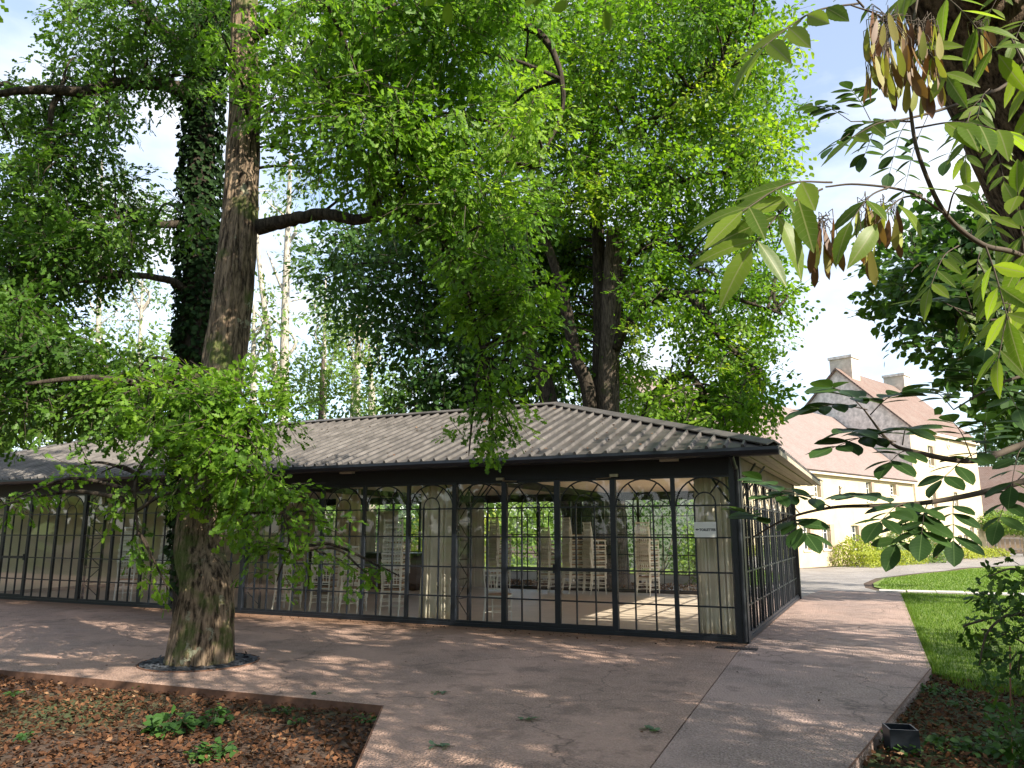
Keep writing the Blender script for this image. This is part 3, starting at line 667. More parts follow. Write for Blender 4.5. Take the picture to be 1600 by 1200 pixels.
# ------------------------------------------------------------------ stacking chairs
def chair_parts():
    P = {}
    mb = MB(); mb.box(-.2, .2, -.19, .21, .43, .455); P['seat'] = [mb.mesh('seat', M['ivory'])]
    P['seat_pad'] = [MB().box(-.185, .185, -.17, .195, .4555, .478).mesh('seat_pad', M['pad'])]
    P['leg'] = []
    for s in (-1, 1):
        P['leg'].append(MB().tube([(s*.185, .205, 0), (s*.18, .19, .2), (s*.18, .18, .43)], [.010, .014, .017], 6).mesh('leg', M['ivory']))
        P['leg'].append(MB().tube(spline([(s*.19, -.27, 0), (s*.18, -.2, .3), (s*.18, -.185, .46), (s*.185, -.215, .7), (s*.19, -.26, .92)], 3), .014, 6).mesh('leg', M['ivory']))
    mb = MB(); mb.box(-.20, .20, -.262, -.236, .875, .91); mb.box(-.18, .18, -.216, -.196, .56, .585); mb.box(-.18, .18, -.244, -.224, .80, .82); P['back_rail'] = [mb.mesh('back_rail', M['ivory'])]
    mb = MB()
    for i in range(5): mb.tube([(-.12+.06*i, -.206, .58), (-.12+.06*i, -.222, .7), (-.12+.06*i, -.25, .87)], [.006, .009, .006], 5)
    P['spindles'] = [mb.mesh('spindles', M['ivory'])]
    mb = MB()
    for z in (.16, .25):
        for s in (-1, 1): mb.bar((s*.182, -.225, z), (s*.182, .19, z), .007)
        mb.bar((-.182, .19, z), (.182, .19, z), .007); mb.bar((-.185, -.22, z+.02), (.185, -.22, z+.02), .007)
    P['stretchers'] = [mb.mesh('stretchers', M['ivory'])]
    return P
CP = chair_parts()
def merged_chair():
    bm = bmesh.new(); k = 0
    mats = [M['ivory'], M['pad']]
    for nm, ms in CP.items():
        for me in ms:
            n0 = len(bm.faces); bm.from_mesh(me); bm.faces.ensure_lookup_table()
            for f in bm.faces[n0:]: f.material_index = 1 if nm == 'seat_pad' else 0
    me = bpy.data.meshes.new('stacking_chair'); bm.to_mesh(me); bm.free()
    for m in mats: me.materials.append(m)
    return me
CHM = merged_chair()
ORD = ['bottom', 'second', 'third', 'fourth', 'fifth', 'sixth', 'seventh', 'eighth', 'ninth', 'tenth', 'eleventh', 'twelfth']
def stack(x, y, n, rz, where, detail, dz=.128):
    for i in range(n):
        loc = (x + random.uniform(-.008, .008), y + .010*i + random.uniform(-.005, .005), .012 + dz*i); r = rz + random.uniform(-.03, .03)
        if n == 1: lab = f'single white spindle-back chair {where}'
        else: lab = f'white chair, {ORD[i]} from bottom, stack {where}' if i else f'white chair at bottom of stack {where}'
        if detail:
            o = empty('stacking_chair', loc, r)
            for nm, ms in CP.items():
                for me in ms:
                    c = inst(nm, me, o)
                    if nm in ('spindles', 'stretchers'): c['kind'] = 'stuff'
        else: o = inst('stacking_chair', CHM, None, loc, (0, 0, r))
        tag(o, lab, 'chair', 'white stacked chairs in the pavilion')
stack(-14.15, .95, 7, .5, 'farthest left inside', True)
stack(-13.25, 1.35, 7, .4, 'just left of oak trunk', True)
stack(-9.35, .95, 6, .2, 'right of oak trunk behind foliage', True)
stack(-8.45, 1.0, 9, .25, 'half hidden by oak foliage tip', True)
stack(-7.75, 1.05, 4, .2, 'short one, second left of long curtain', True)
stack(-6.72, .95, 8, .22, 'nearest left of long cream curtain', True)
stack(-4.40, .80, 1, .1, 'between the long cream curtain and the double door', True)
stack(-7.55, 7.3, 9, -.5, 'at rear above single chair', False)
stack(-6.08, 7.3, 7, -.4, 'at rear behind left door leaf', False)
stack(-5.38, 7.25, 9, -.7, 'at rear, left of pair behind right door', False)
stack(-4.80, 7.25, 8, -.7, 'at rear, right of pair behind right door', False)
stack(-3.42, 7.3, 8, -.3, 'at rear against green bushes', False)

# ------------------------------------------------------------------ the old house beyond the drive
def wall_open(x0, x1, z0, z1, ops, dep=.28):
    xs = sorted({x0, x1, *[o[0] for o in ops], *[o[1] for o in ops]}); zs = sorted({z0, z1, *[o[2] for o in ops], *[o[3] for o in ops]})
    mb = MB()
    for a, b in zip(xs[:-1], xs[1:]):
        for c, d in zip(zs[:-1], zs[1:]):
            mx_, mz_ = (a+b)/2, (c+d)/2
            if any(o[0] < mx_ < o[1] and o[2] < mz_ < o[3] for o in ops): continue
            mb.add([(a, 0, c), (b, 0, c), (b, 0, d), (a, 0, d)], [(0, 1, 2, 3)])
    for a, b, c, d in ops:
        mb.add([(a, 0, c), (b, 0, c), (b, dep, c), (a, dep, c)], [(0, 1, 2, 3)]); mb.add([(a, 0, d), (b, 0, d), (b, dep, d), (a, dep, d)], [(3, 2, 1, 0)])
        mb.add([(a, 0, c), (a, dep, c), (a, dep, d), (a, 0, d)], [(0, 1, 2, 3)]); mb.add([(b, 0, c), (b, dep, c), (b, dep, d), (b, 0, d)], [(3, 2, 1, 0)])
    return mb
def uvsheet(name, quad, mat, parent, thick=.12):
    V = np.array(quad, float); n = len(V); e = unit(V[1]-V[0]); nn = unit(np.cross(V[1]-V[0], V[2]-V[0])); f = np.cross(nn, e)
    me = bpy.data.meshes.new(name); lo = V - nn*thick
    me.from_pydata(np.vstack([V, lo]).tolist(), [], [tuple(range(n)), tuple(range(n, 2*n))[::-1]] + [(i, i+n, (i+1) % n+n, (i+1) % n) for i in range(n)])
    uv = me.uv_layers.new(name='UVMap'); A = np.vstack([V, lo])
    for l in me.loops: p = A[l.vertex_index]-V[0]; uv.data[l.index].uv = (p @ e, p @ f)
    me.materials.append(mat); return inst(name, me, parent)
M['shutter'] = simple('pale_shutter', (.38, .27, .20), .7, 0, .12, 4)
M['frame'] = simple('white_window_frame', (.70, .69, .66), .6, 0, .06, 4)
hs = empty('stone_house', (4.39, 52.63, -.50), math.atan2(.927, .375))
tag(hs, 'tall pale limewashed house with steep tiled roof and long lower wing', 'house')
WW = [(-17.5, -16.7, 1.0, 2.55), (-15.05, -14.1, 1.0, 2.5), (-11.05, -10.1, 1.0, 2.45), (-15.6, -15.0, 4.1, 5.1), (-8.25, -7.5, 4.05, 5.35), (-4.25, -3.4, 4.6, 5.35), (-20.5, -19.6, 1.0, 2.5), (-22.6, -21.8, 4.1, 5.2)]
WD = [(-8.65, -7.6, .0, 2.45)]
TWN = [(3.4, 4.25, 7.1, 8.65), (3.1, 3.9, 3.9, 5.1), (8.1, 9.0, .55, 1.75), (9.5, 10.4, .55, 1.8), (11.2, 12.1, .55, 2.4), (8.2, 9.0, 4.0, 5.2)]
TWD = [(2.4, 3.4, .0, 1.95)]
wall_open(-27, -.002, -.3, 5.9, WW+WD).build('wing_wall', M['plaster'], hs)
o = wall_open(0, 15, -.3, 10.0, TWN+TWD).build('wall', M['plaster'], hs); o.location = (0, -.12, 0)
def house_window(a, b, c, d, y, shutter=True):
    fr = MB(); t = .06; yy = y+.16
    fr.box(a, a+t, yy, yy+.06, c, d); fr.box(b-t, b, yy, yy+.06, c, d); fr.box(a+t, b-t, yy, yy+.06, c, c+t); fr.box(a+t, b-t, yy, yy+.06, d-t, d)
    fr.box((a+b)/2-.03, (a+b)/2+.03, yy+.002, yy+.055, c+t, d-t)
    for k in (1, 2): z = c+(d-c)*k/3; fr.box(a+t, b-t, yy+.004, yy+.05, z-.02, z+.02)
    o = fr.build('window', M['frame'], hs)
    MB().box(a+t, b-t, yy+.03, yy+.036, c+t, d-t).build('pane', M['darkglass'], o)
    MB().box(a-.08, b+.08, y-.07, y+.1, c-.10, c-.002).build('sill', M['slab'], o)
    if shutter: MB().box(b+.02, b+.02+(b-a)*.55, y-.06, y-.012, c, d).build('shutter', M['shutter'], o)
for q in WW: house_window(*q, 0)
for i, q in enumerate(TWN): house_window(*q, -.12, i < 2)
for (a, b, c, d), y, m in ((WD[0], 0, 'shutter'), (TWD[0], -.12, 'doorwood')):
    o = MB().box(a, b, y+.14, y+.2, c, d).build('door', M[m], hs)
    for k in range(3): MB().box(a+.08+(b-a-.1)*k/3, a+(b-a-.1)*(k+1)/3+.02, y+.12, y+.1395, c+.1, d-.1).build('door_plank', M[m], o)
# masonry behind, gable and roofs
MB().add([(0, -.12, -.3), (0, 10, -.3), (0, 10, 10), (0, 5, 15.0), (0, -.12, 10)], [(0, 1, 2, 3, 4)][::1]).build('gable_wall', M['rubble'], hs)
MB().add([(15, -.12, -.3), (15, 10, -.3), (15, 10, 10), (15, 5, 15.0), (15, -.12, 10)], [(4, 3, 2, 1, 0)]).build('gable_wall', M['rubble'], hs)
MB().box(0.01, 14.99, 9.9, 10, -.3, 10).build('rear_wall', M['rubble'], hs)
MB().add([(-27, 0, -.3), (-27, 11, -.3), (-27, 11, 5.9), (-27, 5.5, 11.0), (-27, 0, 5.9)], [(0, 1, 2, 3, 4)]).build('gable_wall', M['rubble'], hs)
MB().box(-26.99, -.01, 10.9, 11, -.3, 5.9).build('rear_wall', M['rubble'], hs)
rt = uvsheet('roof', [(-.25, -.45, 9.75), (15.25, -.45, 9.75), (15.25, 5, 15.1), (-.25, 5, 15.1)], M['tiles'], hs)
uvsheet('roof', [(15.25, 10.4, 9.75), (-.25, 10.4, 9.75), (-.25, 5, 15.1), (15.25, 5, 15.1)], M['tiles'], hs)
uvsheet('roof', [(-27.2, -.4, 5.72), (-.01, -.4, 5.72), (-.01, 5.5, 11.1), (-27.2, 5.5, 11.1)], M['tiles2'], hs)
uvsheet('roof', [(-.01, 11.4, 5.72), (-27.2, 11.4, 5.72), (-27.2, 5.5, 11.1), (-.01, 5.5, 11.1)], M['tiles2'], hs)
MB().box(-27.1, -.05, -.30, -.002, 5.50, 5.72).build('cornice', M['chimney'], hs); MB().box(-.1, 15.1, -.42, -.125, 9.5, 9.74).build('cornice', M['chimney'], hs)
for x in (1.5, 12.4):
    o = MB().box(x-.7, x+.75, 4.1, 5.9, 12.8, 16.0).build('chimney', M['chimney'], rt); MB().box(x-.8, x+.85, 4.0, 6.0, 16.0, 16.22).build('chimney_cap', M['rubble'], rt)
MB().tube(spline([(7.75, -.15, 9.35), (7.6, -.15, 9.6), (7.95, -.15, 9.75), (8.2, -.15, 9.5), (7.95, -.15, 9.25), (7.75, -.15, 8.95), (7.95, -.15, 8.7), (8.3, -.15, 8.8), (8.2, -.15, 9.05)], 5), .045, 6).build('wall_anchor', M['chimney'], hs)
mb = MB()
mb.tube([(-12.5, -.03, 4.25), (-12.25, -.03, 4.55), (-12.3, -.03, 4.9)], .04, 5); mb.tube([(-12.15, -.03, 4.3), (-12.35, -.03, 4.5), (-12.2, -.03, 4.75), (-12.0, -.03, 4.8)], .035, 5); mb.build('wall_anchor', M['iron'], hs)
# barn, clipped trees and a timber gate at the end of the drive
bn = empty('barn', (14.5, 84, -.5), math.radians(-12)); tag(bn, 'long barn with a low reddish tiled roof at the far right', 'barn')
MB().box(-4, 26, 0, 9, -.3, 4.0).build('wall', simple('ochre_wall', (.48, .34, .20), .9, 0, .15, 2), bn)
uvsheet('roof', [(-4.4, -.5, 3.8), (26.4, -.5, 3.8), (26.4, 4.5, 9.2), (-4.4, 4.5, 9.2)], M['tiles'], bn); uvsheet('roof', [(26.4, 9.5, 3.8), (-4.4, 9.5, 3.8), (-4.4, 4.5, 9.2), (26.4, 4.5, 9.2)], M['tiles'], bn)
def gate():
    g = empty('timber_gate', (12.6, 74.5, -.5), math.radians(-12)); tag(g, 'small weathered timber gate between house and barn', 'gate')
    for x in (-1.6, 2.1): MB().box(x-.12, x+.12, -.1, .1, 0, 1.9).build('post', M['timber'], g)
    for z in (.35, 1.35): MB().box(-1.47, 1.97, -.04, .0, z, z+.16).build('rail', M['timber'], g)
    for i in range(9): x = -1.35 + i*.4; MB().box(x-.06, x+.06, .001, .04, .15, 1.5).build('slat', M['timber'], g)
gate()

# ------------------------------------------------------------------ shrubs
def shrub(name, loc, rx, rz, mat, label, leaf=.09, n=500, shape=OVAL, cat='shrub', group=None, box=None):
    t = empty(name, loc); tag(t, label, cat, group)
    if box:
        p = np.c_[rng.uniform(-1, 1, n)*box[0], rng.uniform(-1, 1, n)*box[1], rng.uniform(0, 1, n)*box[2]]
        f = rng.integers(0, 3, n); p[f == 0, 2] = box[2]; p[f == 1, 1] = -box[1]*rng.uniform(.9, 1, (f == 1).sum())
        nrm = rng.normal(size=(n, 3))*.5 + np.array([0, -.4, .7])
    else:
        u = unit(rng.normal(size=(n, 3))); u[:, 2] = np.abs(u[:, 2]); rr = (.55+.45*rng.random(n)**.5)*(1+.25*np.array([noise.noise(Vector(a*2.3+np.array(loc))) for a in u]))
        p = u*rr[:, None]*np.array([rx, rx, rz]) + [0, 0, .05]; nrm = u*.6 + rng.normal(size=(n, 3))*.5 + [0, 0, .4]
    put_leaves('foliage', p, rng.normal(size=(n, 3)) + [0, 0, -.2], nrm, leaf*(.6+.8*rng.random(n)), shape, M[mat], t, np.clip(rng.normal(.5, .22, n), 0, 1))
    mb = MB()
    for k in range(5): a = k*1.26; mb.tube([(0, 0, -.05), (math.cos(a)*rx*.4, math.sin(a)*rx*.4, rz*.45), (math.cos(a)*rx*.6, math.sin(a)*rx*.6, rz*.8)], [.03, .02, .01], 5)
    mb.build('stems', M['twig'], t); return t
D_, N_ = np.array([.375, .927]), np.array([-.927, .375])
def hp(t, out): q = np.array([4.39, 52.63]) + D_*t - N_*out; return (q[0], q[1], -.5)
hedge = shrub('box_hedge', hp(-10.8, 2.2), 1, 1, 'gold', 'low clipped box hedge along the foot of the house wing', .10, 5000, OVAL, 'hedge', None, (4.6, .55, .85)); hedge.rotation_euler.z = math.atan2(.927, .375)
shrub('garden_shrub', hp(-13.2, 1.0), 1.5, 1.7, 'gold', 'yellow-green bushy shrub at the left end of the hedge', .14, 1600)
shrub('garden_shrub', hp(-10.6, .9), 1.6, 2.0, 'shrub', 'light green shrub behind the middle of the hedge', .14, 1600)
shrub('garden_shrub', hp(-8.6, 1.2), 1.5, 1.8, 'blue', 'grey-green rounded shrub behind the right end of the hedge', .12, 1600)
shrub('garden_shrub', hp(-4.6, 1.2), 2.0, 2.9, 'shrub', 'tall round green bush beside the wing doorway', .15, 2600)
shrub('garden_shrub', hp(-3.4, 2.0), 1.5, 1.6, 'blue', 'low grey-green bush in front of the tall round bush', .12, 1500)
shrub('garden_shrub', hp(-.2, 1.2), 1.5, 2.3, 'brown', 'russet shrub left of the orange wooden door', .14, 1500)
for k, (t_, s_, lb) in enumerate(((4.8, 1.1, 'low yellow-green plants just right of the orange door'), (7.4, 1.0, 'low yellow-green plants under the small windows'), (10.2, 1.0, 'low yellow-green plants by the far end of the house'), (13.2, .9, 'low yellow-green plants at the corner of the house'))):
    shrub('border_plants', hp(t_, 1.1), s_*1.3, s_*.8, 'gold', lb, .12, 900)
def clipped(px, d, label):
    b = at(px, 862, d); t = empty('clipped_tree', (b[0], b[1], -.5)); tag(t, label, 'tree')
    MB().tube(spline([(0, 0, -.1), (.1, 0, 1.0), (0, .05, 2.2)], 4), [.11]*9, 8).build('trunk', M['barkpale'], t, True)
    n = 2600; u = unit(rng.normal(size=(n, 3)))*np.array([3.6, 1.6, 1.15])*(.6+.4*rng.random((n, 1))) + [0, 0, 2.75]
    put_leaves('crown', u, rng.normal(size=(n, 3)), rng.normal(size=(n, 3))*.5 + [.3, -.3, .7], .24*(.6+.7*rng.random(n)), OVAL, M['shrub'], t, np.clip(rng.normal(.55, .2, n), 0, 1))
clipped(1556, 68, 'flat-topped clipped tree beside the timber gate'); clipped(1600, 64, 'flat-topped clipped tree at the right edge of the picture')

# garden behind the pavilion, seen through the rear windows
for k, (x, y, r, h, m, lb) in enumerate(((-3.2, 17.5, 2.2, 3.2, 'shrub', 'bright green bush seen through the right-hand panels'), (-6.6, 21, 2.6, 3.6, 'weed', 'broad green bush seen through the door glass'), (-2.7, 13.6, 1.0, 2.0, 'shrub', 'small green bush seen beside the corner curtain'), (-11.5, 20, 2.6, 3.8, 'shrub', 'green bush seen through the middle rear windows'), (-15.5, 19, 2.6, 3.4, 'gold', 'pale bush at the rear behind the tallest front chairs'), (-20, 21, 3, 3.6, 'weed', 'dark bush at the rear behind the cream curtain'))):
    shrub('rear_bush', (x, y, -.15), r, h, m, lb, .15, 2600)
MB_ = MB(); MB_.box(-30, -3.2, 13.6, 14.0, -.3, .18); tag(MB_.build('garden_kerb', M['slab']), 'low pale stone kerb behind the pavilion', 'kerb')
litter('leaf_litter', [(-14, 8.9), (-1, 8.9), (-1, 13.4), (-14, 13.4)], 5000, 'orange-brown dead leaves behind the pavilion seen through the glass', .12)
sheet('rear_lawn', [(-34, 14.3), (-6.2, 14.3), (-5.4, 27), (-9, 45), (-34, 45)], .02, M['lawn'])

# ------------------------------------------------------------------ trees
def tree(name, base, label, cat='tree', group=None):
    t = empty(name, (0, 0, 0)); tag(t, label, cat, group); return t
def hubs(*lists): return np.concatenate([spline(l, 6) for l in lists])

# the big oak in front
T1 = tree('oak_tree', None, 'big oak with lichen-marked trunk rising from a round pit in the paving')
tb = np.array([-5.86, -4.62, -.05])
tpts = [tb, tb+[.0, .05, .9], at(312, 850, 10.0), at(325, 700, 10.4), at(350, 560, 10.8), at(370, 400, 11.2), at(382, 200, 11.7), at(382, 20, 12.1), at(390, -260, 12.8)]
trunk(T1, tpts, [.41, .325, .29, .28, .285, .275, .25, .22, .19, .13], 'barkoak', 140, 40, .10, 7.5)
lr = [at(402, 355, 11.2), at(450, 345, 11.0), at(500, 335, 10.8), at(560, 343, 10.5), at(620, 335, 10.2), at(690, 370, 9.9), at(730, 460, 9.7), at(755, 560, 9.6)]
limb(T1, lr, [.12, .095, .085, .075, .06, .045, .03, .015], 'barkdark')
lu = [at(385, 60, 12), at(480, 10, 11.6), at(620, 20, 11), at(760, 30, 10.6), at(850, 60, 10.4), at(880, 160, 10.2), at(840, 260, 10)]
limb(T1, lu, [.12, .10, .085, .07, .05, .03, .015], 'barkdark')
ll = [at(345, 600, 10.7), at(300, 590, 10.2), at(230, 600, 9.7), at(140, 590, 9.3), at(40, 600, 9.0)]
limb(T1, ll, [.09, .07, .05, .035, .02], 'barkdark')
ls = [at(322, 720, 10.3), at(360, 690, 9.7), at(400, 720, 9.3), at(440, 790, 9.1), at(455, 860, 9.0)]
limb(T1, ls, [.06, .045, .035, .025, .012], 'barkdark')
lb_ = [at(320, 690, 10.3), at(270, 680, 9.6), at(215, 740, 9.2), at(215, 830, 9.0)]
limb(T1, lb_, [.05, .035, .025, .012], 'barkdark')
oc = []
def cl(L_, d0, d1): return [(at(x, y, random.uniform(d0, d1)), r) for x, y, r in L_]
oc += cl([(290, 650, .38), (345, 680, .36), (290, 710, .30), (350, 735, .36), (400, 700, .30), (400, 760, .36), (440, 800, .34), (380, 805, .26), (450, 850, .26), (320, 775, .2), (410, 860, .22), (435, 900, .15), (310, 735, .30), (325, 700, .32), (275, 765, .22), (345, 805, .2), (300, 690, .3), (330, 760, .24), (385, 740, .3), (425, 745, .26), (470, 775, .22), (490, 805, .16), (240, 700, .26), (240, 650, .3), (395, 650, .28), (330, 625, .34), (475, 870, .14), (360, 770, .28)], 8.7, 9.5)
oc += cl([(430, 100, .38), (425, 175, .33), (425, 40, .4), (455, 235, .3), (440, 0, .4), (500, 270, .3), (560, 290, .3)], 10.6, 11.8)
oc += cl([(365, 110, .22), (350, 60, .24), (360, 160, .16)], 10.6, 11.2)
oc += cl([(205, 845, .18), (235, 880, .15), (255, 905, .14), (190, 785, .16), (165, 735, .20), (120, 728, .16), (215, 740, .2), (20, 785, .22), (45, 770, .16), (560, 885, .10), (600, 888, .08), (525, 872, .10), (505, 815, .12)], 8.8, 9.3)
oc += fill([(170, 575), (280, 590), (400, 625), (420, 650), (200, 640), (170, 640)], 15, 8.8, 11.2, .32, .5)
oc += fill([(455, 30), (600, -60), (830, -60), (850, 110), (815, 300), (790, 390), (720, 370), (640, 285), (520, 225), (450, 150)], 50, 8.8, 12.2, .45, .72)
oc += fill([(680, 370), (825, 420), (850, 530), (780, 540), (720, 460)], 17, 9.2, 10.2, .28, .44)
oc += cl([(770, 590, .34), (745, 620, .32), (800, 625, .28), (765, 655, .3), (735, 685, .22), (795, 660, .24), (770, 695, .16), (850, 580, .25)], 9.5, 9.8)
H1 = hubs(lr, lu, ll, ls, lb_, tpts[4:])
crown(T1, oc, .105, 15, 125, 'oak', OAK, .35, .46)
connect(T1, oc, H1, .05, 'barkdark', most=400)
ex = [(np.array([random.uniform(-11, -4.5), random.uniform(-8, -1), random.uniform(9.5, 13)]), random.uniform(.9, 1.3)) for _ in range(34)]
ex = [e for e in ex if not seen(e[0], 160)]
crown(T1, ex, .2, 9, 24, 'oak', OAK2, .3, .7, 0, name='upper_crown')
# round pit with dark chips and steel ring
gr = empty('tree_pit', (-5.86, -4.62, 0)); tag(gr, 'round pit of dark slate chips around the big oak trunk', 'tree pit')
MB().tube([(.70*math.cos(a), .70*math.sin(a), .004) for a in np.linspace(0, 2*math.pi, 61)], .012, 6, False).build('rim', M['rust'], gr)
n = 1500; a = rng.uniform(0, 6.283, n); r = np.sqrt(rng.uniform(.14, .46, n))
o = put_leaves('slate_chips', np.c_[r*np.cos(a), r*np.sin(a), .007+.008*rng.random(n)], rng.normal(size=(n, 3))*[1, 1, .1], rng.normal(size=(n, 3))*.2 + [0, 0, 1], .03+.045*rng.random(n), DIA, M['chip'], gr, rng.random(n)); o['kind'] = 'stuff'
MB().tube([(0, 0, .0042), (0, 0, .007)], .69, 60).build('bed', M['chip'], gr)

# ivy-covered oak close to the glass front
T2 = tree('ivy_clad_tree', None, 'dark ivy-clad oak trunk standing behind the big oak')
ip = [np.array([-9.15, -1.55, -.1]), at(300, 800, 14.0), at(305, 640, 14.3), at(308, 480, 14.6), at(312, 320, 15), at(318, 160, 15.4), at(330, 0, 15.9), at(335, -200, 16.5)]
trunk(T2, ip, [.42, .33, .31, .29, .27, .25, .21, .17, .12], 'barkdark', 40, 16, .06, 8)
i1 = [at(308, 168, 15.3), at(285, 142, 15.0), at(250, 131, 14.6), at(190, 130, 14.2), at(125, 143, 13.9), at(60, 140, 13.7), at(-40, 152, 13.5)]
i2 = [at(312, 130, 15.4), at(296, 95, 15.2), at(262, 55, 15), at(225, 20, 14.8), at(180, -40, 14.6)]
i3 = [at(93, 145, 13.9), at(80, 175, 13.8), at(78, 215, 13.8), at(85, 245, 13.8)]
i4 = [at(303, 470, 14.6), at(270, 440, 14.2), at(200, 430, 13.8), at(120, 440, 13.5), at(20, 430, 13.2)]
i5 = [at(312, 350, 15), at(250, 350, 14.4), at(180, 340, 14), at(90, 350, 13.6)]
for q, rr in ((i1, [.16, .14, .125, .11, .10, .08, .05]), (i2, [.16, .15, .14, .12, .09]), (i3, [.06, .05, .04, .025]), (i4, [.09, .07, .05, .03, .02]), (i5, [.09, .07, .05, .02])): limb(T2, q, rr, 'barkdark')
P = spline(ip, 60); sel = rng.integers(20, int(len(P)*.86), 9000); a = rng.uniform(0, 6.283, 9000); u = np.c_[np.cos(a), np.sin(a), np.zeros(9000)]
o = put_leaves('ivy', P[sel] + u*(.30 + .12*rng.random((9000, 1))), u*.3 + rng.normal(size=(9000, 3))*.5 + [0, 0, -.7], u + rng.normal(size=(9000, 3))*.35, .07+.06*rng.random(9000), ROUND, M['ivy'], T2, rng.random(9000))
dc = fill([(-20, 170), (0, 110), (70, 70), (60, 0), (330, -20), (345, 60), (300, 90), (300, 150), (225, 145), (215, 200), (190, 290), (150, 320), (0, 330), (-20, 330)], 50, 13.2, 16.0, .40, .64, [(255, 200, 38), (250, 250, 34), (30, 60, 50)])
dc += fill([(-20, 330), (150, 330), (230, 320), (290, 330), (300, 380), (230, 395), (230, 430), (100, 440), (60, 520), (-20, 540)], 42, 12.6, 15.2, .42, .65, [(265, 412, 26), (205, 485, 40), (150, 480, 30)])
low = fill([(-30, 470), (70, 475), (110, 560), (200, 575), (200, 645), (100, 645), (-30, 665)], 34, 10.8, 13.0, .36, .55)  # shaded left band; its shade is put into the colour by T2's darker leaves
dc += fill([(340, -20), (420, -20), (430, 60), (345, 40)], 3, 15, 16.5, .45, .6)
i6 = [at(303, 615, 14.3), at(250, 600, 13.4), at(180, 605, 12.6), at(90, 590, 12.0), at(0, 560, 11.6)]; limb(T2, i6, [.07, .055, .045, .03, .015], 'barkdark'); connect(T2, low, hubs(i6), .022, 'barkdark')
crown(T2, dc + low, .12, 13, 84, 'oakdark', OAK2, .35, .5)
connect(T2, dc, hubs(i1, i2, i3, i4, i5, ip[3:]), .05, 'barkdark', most=200)

# the lime behind the pavilion on the right
T3 = tree('lime_tree', None, 'tall lime tree with twin trunks and arching limbs behind the pavilion roof')
Y3 = 23.5
s1 = [np.array([-5.55, 11.3, -.2]), at(951, 640, Y3), at(954, 520, Y3), at(957, 430, Y3), at(961, 362, Y3)]
s2 = [np.array([-5.95, 11.6, -.2]), at(938, 640, Y3+.3), at(938, 500, Y3+.3), at(935, 380, Y3+.4), at(925, 240, Y3+.5), at(935, 100, Y3+.8), at(950, -80, Y3+1)]
s3 = [np.array([-6.3, 11.2, -.2]), at(922, 640, Y3-.3), at(900, 560, Y3-.4), at(884, 480, Y3-.5), at(868, 420, Y3-.6), at(840, 330, Y3-.8), at(820, 180, Y3-1)]
s4 = [np.array([-6.6, 11.8, -.2]), at(858, 630, Y3+.4), at(838, 570, Y3+.3), at(800, 500, Y3), at(740, 430, Y3-.6)]
trunk(T3, s1, [.45, .33, .30, .28, .265], 'barkgrey', 48, 22, .05, 8)
MB().tube([at(961, 362, Y3)+np.array([0, 0, -.02]), at(961, 361, Y3)+np.array([0, 0, .03])], .25, 24).build('sawn_top', M['cut'], T3)
trunk(T3, s2, [.34, .25, .22, .2, .17, .13, .09], 'barkdark', 40, 14, .05, 8, 'stem')
trunk(T3, s3, [.3, .21, .19, .17, .14, .10, .06], 'barkdark', 32, 12, .05, 8, 'stem')
trunk(T3, s4, [.4, .28, .22, .16, .08], 'barkdark', 28, 12, .05, 8, 'stem')
A1 = [at(962, 545, Y3-.2), at(980, 505, Y3-.6), at(1015, 470, Y3-1), at(1060, 460, Y3-1.4), at(1095, 480, Y3-1.7), at(1125, 525, Y3-2), at(1160, 560, Y3-2.2), at(1190, 580, Y3-2.4)]
A2 = [at(1000, 660, Y3-.5), at(1030, 610, Y3-.8), at(1070, 585, Y3-1.2), at(1090, 600, Y3-1.5), at(1110, 650, Y3-1.8)]
A3 = [at(935, 300, Y3+.4), at(1000, 290, Y3), at(1060, 285, Y3-.5), at(1130, 270, Y3-1), at(1190, 290, Y3-1.4)]
A4 = [at(930, 250, Y3+.4), at(980, 210, Y3), at(1060, 160, Y3-.5), at(1110, 110, Y3-1), at(1150, 100, Y3-1.4)]
A5 = [at(1060, 460, Y3-1.4), at(1110, 455, Y3-1.7), at(1160, 470, Y3-2), at(1220, 490, Y3-2.2)]
A6 = [at(962, 450, Y3), at(990, 400, Y3-.4), at(1040, 380, Y3-1), at(1090, 420, Y3-1.4)]
A7 = [at(925, 190, Y3+.4), at(900, 110, Y3), at(850, 40, Y3-1), at(790, 40, Y3-1.5)]
for q, rr in ((A1, [.16, .15, .14, .13, .11, .09, .06, .03]), (A2, [.14, .13, .11, .09, .04]), (A3, [.13, .11, .09, .07, .04]), (A4, [.12, .1, .08, .06, .03]), (A5, [.08, .07, .05, .03]), (A6, [.09, .07, .05, .03]), (A7, [.12, .1, .07, .03])): limb(T3, q, rr, 'barkdark')
holes3 = [(1040, 545, 26), (1000, 560, 14), (1095, 585, 18), (905, 640, 16), (1010, 620, 12), (975, 530, 10), (890, 600, 12), (1070, 575, 16), (980, 600, 10)]
lc = fill([(830, -50), (1170, -50), (1205, 90), (1215, 200), (1218, 290), (1200, 320), (1050, 330), (990, 330), (860, 330), (790, 200)], 118, 20.5, 26.5, .65, 1.05)
lc += fill([(1000, 340), (1205, 320), (1222, 440), (1212, 540), (1190, 600), (1160, 650), (1020, 650), (985, 560), (985, 420)], 84, 20.5, 26, .45, .75, [(1040, 545, 18), (1095, 585, 12), (1010, 620, 8)])
lc += fill([(850, 350), (1000, 340), (1000, 640), (900, 600), (840, 560), (840, 450)], 52, 24.4, 28, .5, .85, [(975, 530, 8), (905, 640, 10)])
lc += fill([(1010, 620), (1190, 570), (1190, 630), (1160, 665), (1040, 660)], 34, 19.5, 23.5, .38, .58, [(1085, 600, 14)])
crown(T3, lc, .155, 13, 52, 'lime', OVAL, .3, .7, .007)
